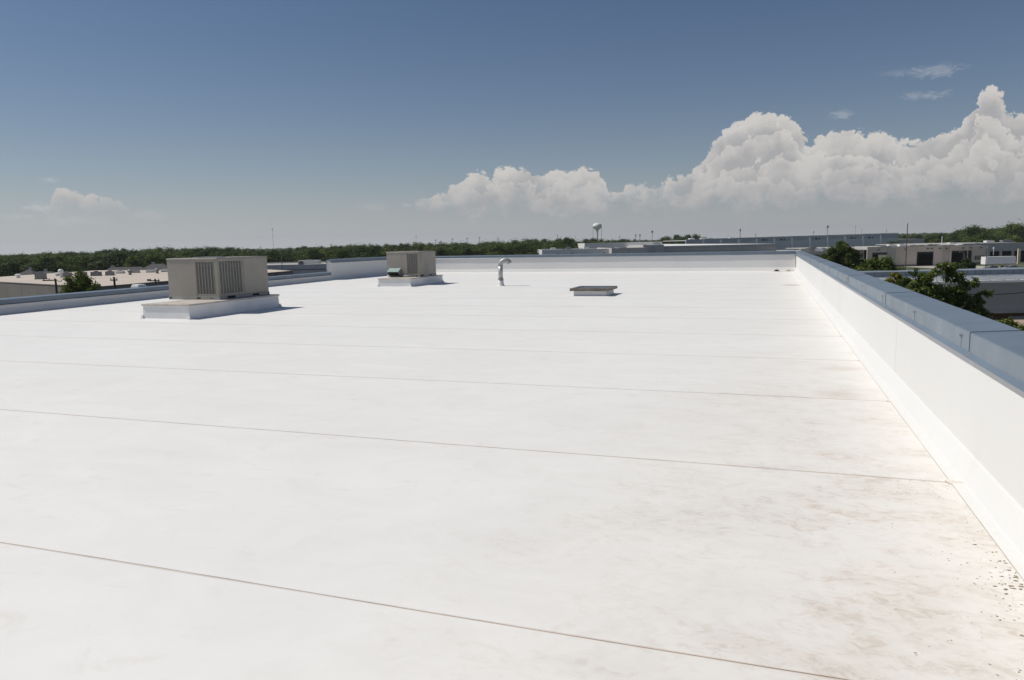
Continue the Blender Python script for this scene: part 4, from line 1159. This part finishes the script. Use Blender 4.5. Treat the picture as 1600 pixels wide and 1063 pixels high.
# --- white trailer and cars by the right edge
def trailer():
    s, t = st(1546.5, 207), 207
    o = thing('box_trailer', 'plain white box trailer parked before the recessed grey wing', 'trailer', D(s, t), GRID)
    L = 8.3
    b = part('trailer_box', MB().box(0, L, 0, 2.5, 1.55, 3.62), M_white, o, bevel=.03)
    for k in range(1, 7):
        part('side_seam', MB().box(L * k / 7 - .02, L * k / 7 + .02, -.012, -.001, 1.62, 3.5), M_pale, b)
    part('top_rail', MB().box(.02, L - .02, -.03, -.001, 3.5, 3.6), M_galv, b)
    part('corner_post', MB().box(-.02, .35, -.02, 2.52, 1.5, 3.63), M_white, o)
    part('bottom_rail', MB().box(0, L, .05, 2.45, 1.35, 1.545), M_dull, o)
    for x in (6.2, 7.4):
        for y in (.15, 2.35):
            w = part('wheel', MB().tube([(x, y - .14, .5), (x, y + .14, .5)], .5, 18), M_inside, o)
            part('rim', MB().tube([(x, y - .15, .5), (x, y + .15, .5)], .26, 12), M_galv, w)
    for y in (.4, 2.1):
        part('landing_leg', MB().box(1.5, 1.65, y - .07, y + .07, 0, 1.4), M_dull, o)
trailer()
M_cargray = simple('grey_car_paint', (0.20, 0.205, 0.21), .35, .4, var=.05, spec=.6)
M_carwhite = simple('silver_car_paint', (0.34, 0.345, 0.35), .35, .4, var=.05, spec=.6)
def car(label, s, t, rz, mat):
    o = thing('parked_car', label, 'car', D(s, t), GRID + rz)
    prof = [(-2.2, .35), (-1.6, .25), (1.6, .25), (2.25, .35), (2.25, .68), (1.9, .85), (1.05, .93), (.45, 1.38), (-1.0, 1.42), (-1.75, .98), (-2.2, .92)]
    mb = MB(); mb.prism_x(prof[::1], -.85, .85)
    # profile runs along x of the car: turn it
    mb.v = [(y, -x, z) for x, y, z in mb.v]
    b = part('body', mb, mat, o, bevel=.06)
    for sy in (-1, 1):
        mb = MB().add([(-1.55, sy * .857, .98), (.85, sy * .857, .98), (.38, sy * .857, 1.31), (-.98, sy * .857, 1.34)], [(0, 1, 2, 3) if sy < 0 else (3, 2, 1, 0)])
        part('side_window', mb, M_glass, o)
    part('windscreen', MB().add([(1.02, -.7, .97), (1.02, .7, .97), (.50, .66, 1.36), (.50, -.66, 1.36)], [(0, 1, 2, 3)]), M_glass, o)
    for x in (-1.4, 1.4):
        for sy in (-1, 1):
            w = part('wheel', MB().tube([(x, sy * .68, .32), (x, sy * .88, .32)], .32, 16), M_inside, o)
            part('rim', MB().tube([(x, sy * .87, .32), (x, sy * .895, .32)], .19, 10), M_galv, w)
    for sy in (-.6, .6):
        part('headlight', MB().box(2.2, 2.265, sy - .16, sy + .16, .62, .76), M_white, o)
        part('tail_light', MB().box(-2.215, -2.16, sy - .14, sy + .14, .72, .86), simple_red(), o)
    return o
_red = []
def simple_red():
    if not _red:
        _red.append(simple('tail_light_red', (0.25, 0.02, 0.02), .3))
    return _red[0]
car('grey car parked below the left end of the white trailer', st(1557, 199), 199, 0.05, M_cargray)
car('silver car parked below the right end of the white trailer', st(1584, 200), 200, math.pi + .03, M_carwhite)
# white vent hood outside the low left parapet
vh = thing('vent_hood', 'small white vent hood just outside the low left parapet', 'vent hood', (-22.12, 20.95, ROOF + .13), 1.6)
part('hood_cap', MB().frustum((-.22, .22, -.2, .2), (-.18, .18, -.16, .16), .27, .40), M_white, vh, bevel=.03)
part('hood_neck', MB().box(-.15, .15, -.12, .12, -.5, .272), M_white, vh)
part('wall_bracket', MB().box(-.05, .05, -.35, -.12, -.4, -.3), M_galv, vh)

# --- near metal building on the right
def metal_building():
    t0 = 60; s0, s1 = 27.5, 70.0
    o = thing('metal_building', 'near grey metal-sided building with ribbed blue-grey roof monitor on the right', 'building', D(s0, t0), GRID)
    L = s1 - s0
    k = 0.0; 
    for z in np.arange(3.62, 6.0, .3):                              # lapped horizontal siding boards
        part('siding_board', MB().prism_x([(-.035, z), (.05, z), (.05, z + .297), (-.008, z + .297)], 0, L), M_wallmetal, o)
    part('soffit', MB().box(0, L, .0, 2.4, 3.55, 3.61), M_brown, o)
    part('sill_trim', MB().box(-.05, L + .05, -.07, -.001, 3.47, 3.66), M_wallmetal, o)
    part('recessed_wall', MB().box(0, L, 2.4, 2.6, 0, 3.54), M_brown, o)
    part('end_wall', MB().box(-.02, .2, .06, 16, 0, 6.0), M_wallmetal, o)
    part('gutter', MB().prism_x([(-.20, 6.03), (-.02, 6.03), (-.02, 6.2), (-.22, 6.2)], -.1, L + .1), M_white, o)
    # front roof: trapezoid sheets, ribs one by one
    for i in range(int(L / .6)):
        a = i * .6
        part('roof_sheet', MB().add([(a + .01, -.12, 6.205), (a + .59, -.12, 6.205), (a + .59, 5.9, 6.25), (a + .01, 5.9, 6.25), (a + .01, -.12, 6.17), (a + .59, -.12, 6.17), (a + .59, 5.9, 6.21), (a + .01, 5.9, 6.21)],
             [(0, 1, 2, 3), (7, 6, 5, 4), (0, 4, 5, 1), (1, 5, 6, 2), (2, 6, 7, 3), (3, 7, 4, 0)]), M_sky, o)
        if i % 2 == 0:
            part('roof_rib', MB().prism_x([(-.12, 6.206), (5.9, 6.251), (5.9, 6.33), (-.12, 6.285)], a - .04, a + .04), M_ribmetal, o)
    part('ridge_trim', MB().box(-.1, L + .1, 5.92, 6.02, 6.2, 6.36), M_white, o)
    for i in range(int(L / .7)):
        a = i * .7
        part('monitor_sheet', MB().box(a + .01, a + .69, 6.03, 6.10, 6.1, 6.74), M_ribmetal, o)
        part('monitor_rib', MB().box(a - .05, a + .05, 5.985, 6.028, 6.37, 6.74), M_ribmetal, o)
    part('monitor_cap', MB().box(-.05, L + .05, 5.97, 9.0, 6.745, 6.80), M_ribmetal, o)
    part('slack_cable', MB().tube([(9.2 + .42 * j, -.05, 5.18 - .05 * math.sin(j * .22) * 3) for j in range(22)], .02, 5), M_dark, o)
    for i, x in enumerate((5.5, 11.6, 16.4)):
        part('canopy_post', MB().box(x, x + .25, .1, .35, 0, 3.54), M_wallmetal, o)
    return o
metal_building()
aw = thing('salmon_annex', 'salmon plaster wall glimpsed through the open-crowned tree', 'building', D(25.3, 56), GRID)
part('wall', MB().box(0, 2.2, 0, 2.5, 0, 5.6), M_roofpink2, aw)
part('roof', MB().add([(-.15, -.15, 5.61), (2.35, -.15, 5.61), (2.35, 2.65, 5.61), (-.15, 2.65, 5.61), (1.1, -.15, 6.4), (1.1, 2.65, 6.4)], [(0, 1, 4), (1, 2, 5, 4), (2, 3, 5), (3, 0, 4, 5), (3, 2, 1, 0)]), M_roofpink2, aw)
cn = thing('stair_canopy', 'small salmon canopy under the grey metal building by the right edge', 'canopy', D(42.2, 59.2), GRID)
part('canopy_slab', MB().prism_x([(-.8, 2.55), (.7, 2.75), (.7, 3.2), (-.5, 2.75)], -1.0, 1.6), M_roofpink2, cn)
part('canopy_post', MB().box(-.9, -.75, -.5, -.35, 0, 2.57), M_brown, cn)

# ------------------------------------------------------------------ poles, masts, water tower
def utility_pole(label, s, t, top, arms, r=.15, mat=None, extra=None, lean=0.0):
    o = thing('utility_pole', label, 'utility pole', D(s, t), GRID)
    part('pole', MB().tube([(lean, 0, 0), (0, 0, top)], [r, r * .75], 10), mat or M_wood, o)
    for (z, x0, x1) in arms:
        c = part('crossarm', MB().box(x0, x1, -.22, -.12, z - .06, z + .06), M_wood, o)
        n = 3
        for k in range(n):
            x = x0 + (x1 - x0) * (k + .2) / (n - .6)
            part('insulator', MB().cyl(min(x, x1 - .05), -.17, z + .061, z + .24, .05, 8, .035), M_dull, c)
    return o
p_ = utility_pole('utility pole with a long crossarm and lamp bracket left of the bushy tree', -50.0, 80, 7.35, [(7.2, -1.3, .15)], .14)
part('lamp_bracket', MB().tube([(.1, -.1, 7.2), (.6, -.1, 7.0), (.78, -.1, 7.2)], .04, 6), M_wood, p_)
utility_pole('utility pole with short arms right of the bushy tree', -44.65, 82, 7.35, [(7.0, -.35, .45)], .15)
p_ = utility_pole('utility pole with a braced crossarm beside the large air conditioner', -41.0, 84, 6.95, [(6.75, -.55, .55)], .11)
part('guy_brace', MB().tube([(.1, 0, 6.8), (1.6, .2, 5.9)], .03, 5), M_wood, p_)
part('arm_end_lamp', MB().box(-.85, -.5, -.25, -.1, 6.72, 6.95), M_dull, p_)
p_ = utility_pole('thick dark utility pole close to the end of the raised parapet', -25.1, 100, 8.15, [], .17)
part('cable_bracket', MB().tube([(0, -.1, 6.9), (-.8, -.1, 6.5), (-1.1, -.1, 5.9)], .03, 5), M_wood, p_)
utility_pole('slim pale pole in front of the long low grey building', st(442, 175), 175, 8.6, [], .10, M_steel)
utility_pole('tallest brown pole standing before the tan warehouse', 81.3, 150, 12.55, [], .10, M_wood)
p_ = utility_pole('dark street pole in front of the third loading door', st(1516, 165), 165, 8.0, [], .09, M_steel)
p_ = thing('street_lamp', 'curved-arm street lamp in front of the third loading door', 'street lamp', D(st(1511, 160), 160), GRID)
part('lamp_post', MB().tube([(0, 0, 0), (0, 0, 5.6), (-.25, 0, 6.2), (-.75, 0, 6.35)], [.10, .07, .06, .05], 8), M_steel, p_)
part('lamp_head', MB().box(-1.15, -.7, -.12, .12, 6.26, 6.40), M_steel, p_)
utility_pole('dark pole beside the window of the tan warehouse', st(1545.5, 190), 190, 6.2, [], .11, M_wood)
p_ = utility_pole('pole with white fittings left of the recessed grey wing', st(1556.5, 215), 215, 7.2, [], .13, M_wood)
part('white_box', MB().box(-.35, .1, -.35, -.1, 5.6, 6.2), M_white, p_)
part('white_conduit', MB().box(-.2, -.05, -.22, -.14, 4.0, 5.6), M_white, p_)
# sagging service wire from the wing to the poles
wv_ = link('overhead_wire', MB().tube([D(st(1546, 215) + (st(1660, 215) - st(1546, 215)) * k / 12, 215, 5.7 - .5 * math.sin(math.pi * k / 12)) for k in range(13)], .03, 5).mesh('overhead_wire', M_dull))
tag(wv_, 'thin overhead wire crossing in front of the recessed grey wing', 'wire'); wv_['kind'] = 'thing'

wt_ = thing('water_tower', 'white bulb-topped water tower on a slender stem', 'water tower', D(st(936, 1355), 1355), GRID)
zb = terrain_z(*D(st(936, 1355), 1355).to_2d())
wt_.location.z = zb
R = 8.6; zc = 39.6
bulb = [(2.1, zc - 8.6), (2.7, zc - 7.0), (4.4, zc - 5.6), (6.7, zc - 3.9), (8.2, zc - 1.8), (8.6, zc + .2), (8.2, zc + 2.1), (6.9, zc + 3.9), (4.7, zc + 5.2), (2.2, zc + 5.9), (.3, zc + 6.1)]
part('tank', MB().lathe(bulb, 32), M_white, wt_, True)
part('stem', MB().lathe([(4.4, -1), (3.0, 2.5), (1.7, 8), (1.55, zc - 12), (2.1, zc - 8.65)], 20), M_white, wt_, True)
part('finial', MB().cyl(0, 0, zc + 6.0, zc + 7.6, .25, 8), M_dull, wt_)
for x in (-7.9, 7.9):
    part('overflow_pipe', MB().tube([(x, 0, -1), (x, 0, zc - 2)], .28, 6), M_steel, wt_)
part('catwalk_rail', MB().lathe([(8.75, zc - .5), (8.85, zc - .2), (8.75, zc + .4)], 32), M_pale, wt_)

def mast(label, px, t, top_y, kind='pole', r=.5):
    s = st(px, t); p = D(s, t); z0 = terrain_z(p.x, p.y)
    top = 10 + (HOR(px) - top_y) * t / 1153.0
    o = thing('communication_mast' if kind != 'pole' else 'power_pole', label, 'mast' if kind != 'pole' else 'power pole', (p.x, p.y, z0), GRID)
    hgt = top - z0
    if kind == 'lattice':
        mb = MB()
        w = r
        for a in range(3):
            x, y = w * math.cos(a * 2.094), w * math.sin(a * 2.094)
            mb.tube([(x, y, 0), (x * .4, y * .4, hgt)], r * .15, 4)
        for k in range(14):
            f0, f1 = k / 14, (k + 1) / 14
            for a in range(3):
                b = (a + 1) % 3
                q0 = w * (1 - .6 * f0); q1 = w * (1 - .6 * f1)
                mb.tube([(q0 * math.cos(a * 2.094), q0 * math.sin(a * 2.094), hgt * f0), (q1 * math.cos(b * 2.094), q1 * math.sin(b * 2.094), hgt * f1)], r * .08, 3)
        part('lattice', mb, M_mast, o)
    else:
        part('shaft', MB().tube([(0, 0, 0), (0, 0, hgt)], [r, r * .6], 8), M_mast, o)
    if kind in ('cell', 'lattice'):
        part('antenna_array', MB().box(-r * 1.5, r * 1.5, -r * 1.5, r * 1.5, hgt - 4.0, hgt - 1.2), M_mast, o)
    else:
        part('crossarm', MB().box(-r * 4, r * 4, -.15, .15, hgt - 1.6, hgt - 1.2), M_mast, o)
    return o
mast('very tall faint guyed mast above the large air conditioner', 430.5, 2200, 357, 'lattice', .9)
mast('short power pole left of the very tall faint mast', 410, 900, 385, 'pole', .35)
mast('power pole above the raised parapet corner', 520.5, 900, 381, 'pole', .40)
mast('faint tall mast right above the smaller air conditioner', 653.5, 2000, 369, 'lattice', .7)
for px, ty, lab in ((684, 374, 'power pole left in the row over the wood left of the vent pipe'), (710, 372, 'second power pole in the row over the wood left of the vent pipe'), (733, 371, 'dark power pole over the wood, left of the tallest pair'), (752, 370, 'dark power pole over the wood straight above the vent pipe'), (781, 370.5, 'faint power pole over the wood right of the vent pipe')):
    mast(lab, px, 900, ty, 'pole', .38)
mast('faint cell mast left of the water tower', 874, 1500, 366, 'cell', .45)
mast('short mast just right of the water tower', 971, 1100, 368.5, 'pole', .40)
mast('left one of two close masts right of the water tower', 996, 1100, 365.5, 'cell', .5)
mast('right one of two close masts right of the water tower', 1002.5, 1100, 365.5, 'cell', .6)
mast('dark lattice mast over the far trees right of the water tower', 1021.7, 1200, 360, 'lattice', 1.0)
mast('stout cell mast above the white-roofed warehouse', 1158.8, 1200, 357.5, 'cell', .8)
mast('short pole right of the stout cell mast', 1183, 900, 365, 'pole', .35)
mast('faint mast left of the tall mast over the blue-grey warehouse', 1273.5, 1500, 361, 'cell', .5)
mast('tall dark mast over the blue-grey warehouse', 1295, 1100, 352, 'lattice', .9)
mast('thin faint mast over the right half of the blue-grey warehouse', 1338.5, 1500, 353, 'pole', .4)
mast('short faint mast next to the thin one over the blue-grey warehouse', 1348.5, 1500, 358.5, 'pole', .4)
mast('faint pole over the right end of the blue-grey warehouse', 1387, 1300, 359, 'pole', .4)
mast('thin pole over the trees left of the stout cell mast', 1140, 1200, 368, 'pole', .3)

# ------------------------------------------------------------------ the day's thin haze
hm = bpy.data.materials.new('haze'); hm.use_nodes = True
ht = hm.node_tree; ht.nodes.remove(ht.nodes['Principled BSDF'])
pv = ht.nodes.new('ShaderNodeVolumePrincipled')
pv.inputs['Color'].default_value = (0.86, 0.90, 0.95, 1); pv.inputs['Density'].default_value = 0.00011; pv.inputs['Anisotropy'].default_value = 0.2
ht.links.new(pv.outputs[0], ht.nodes['Material Output'].inputs['Volume'])
hz_ = link('haze', MB().box(-4500, 4500, -4500, 4500, -1.0, 75).mesh('haze', hm)); hz_['kind'] = 'stuff'
hz_['label'] = 'thin pale haze over the far trees'
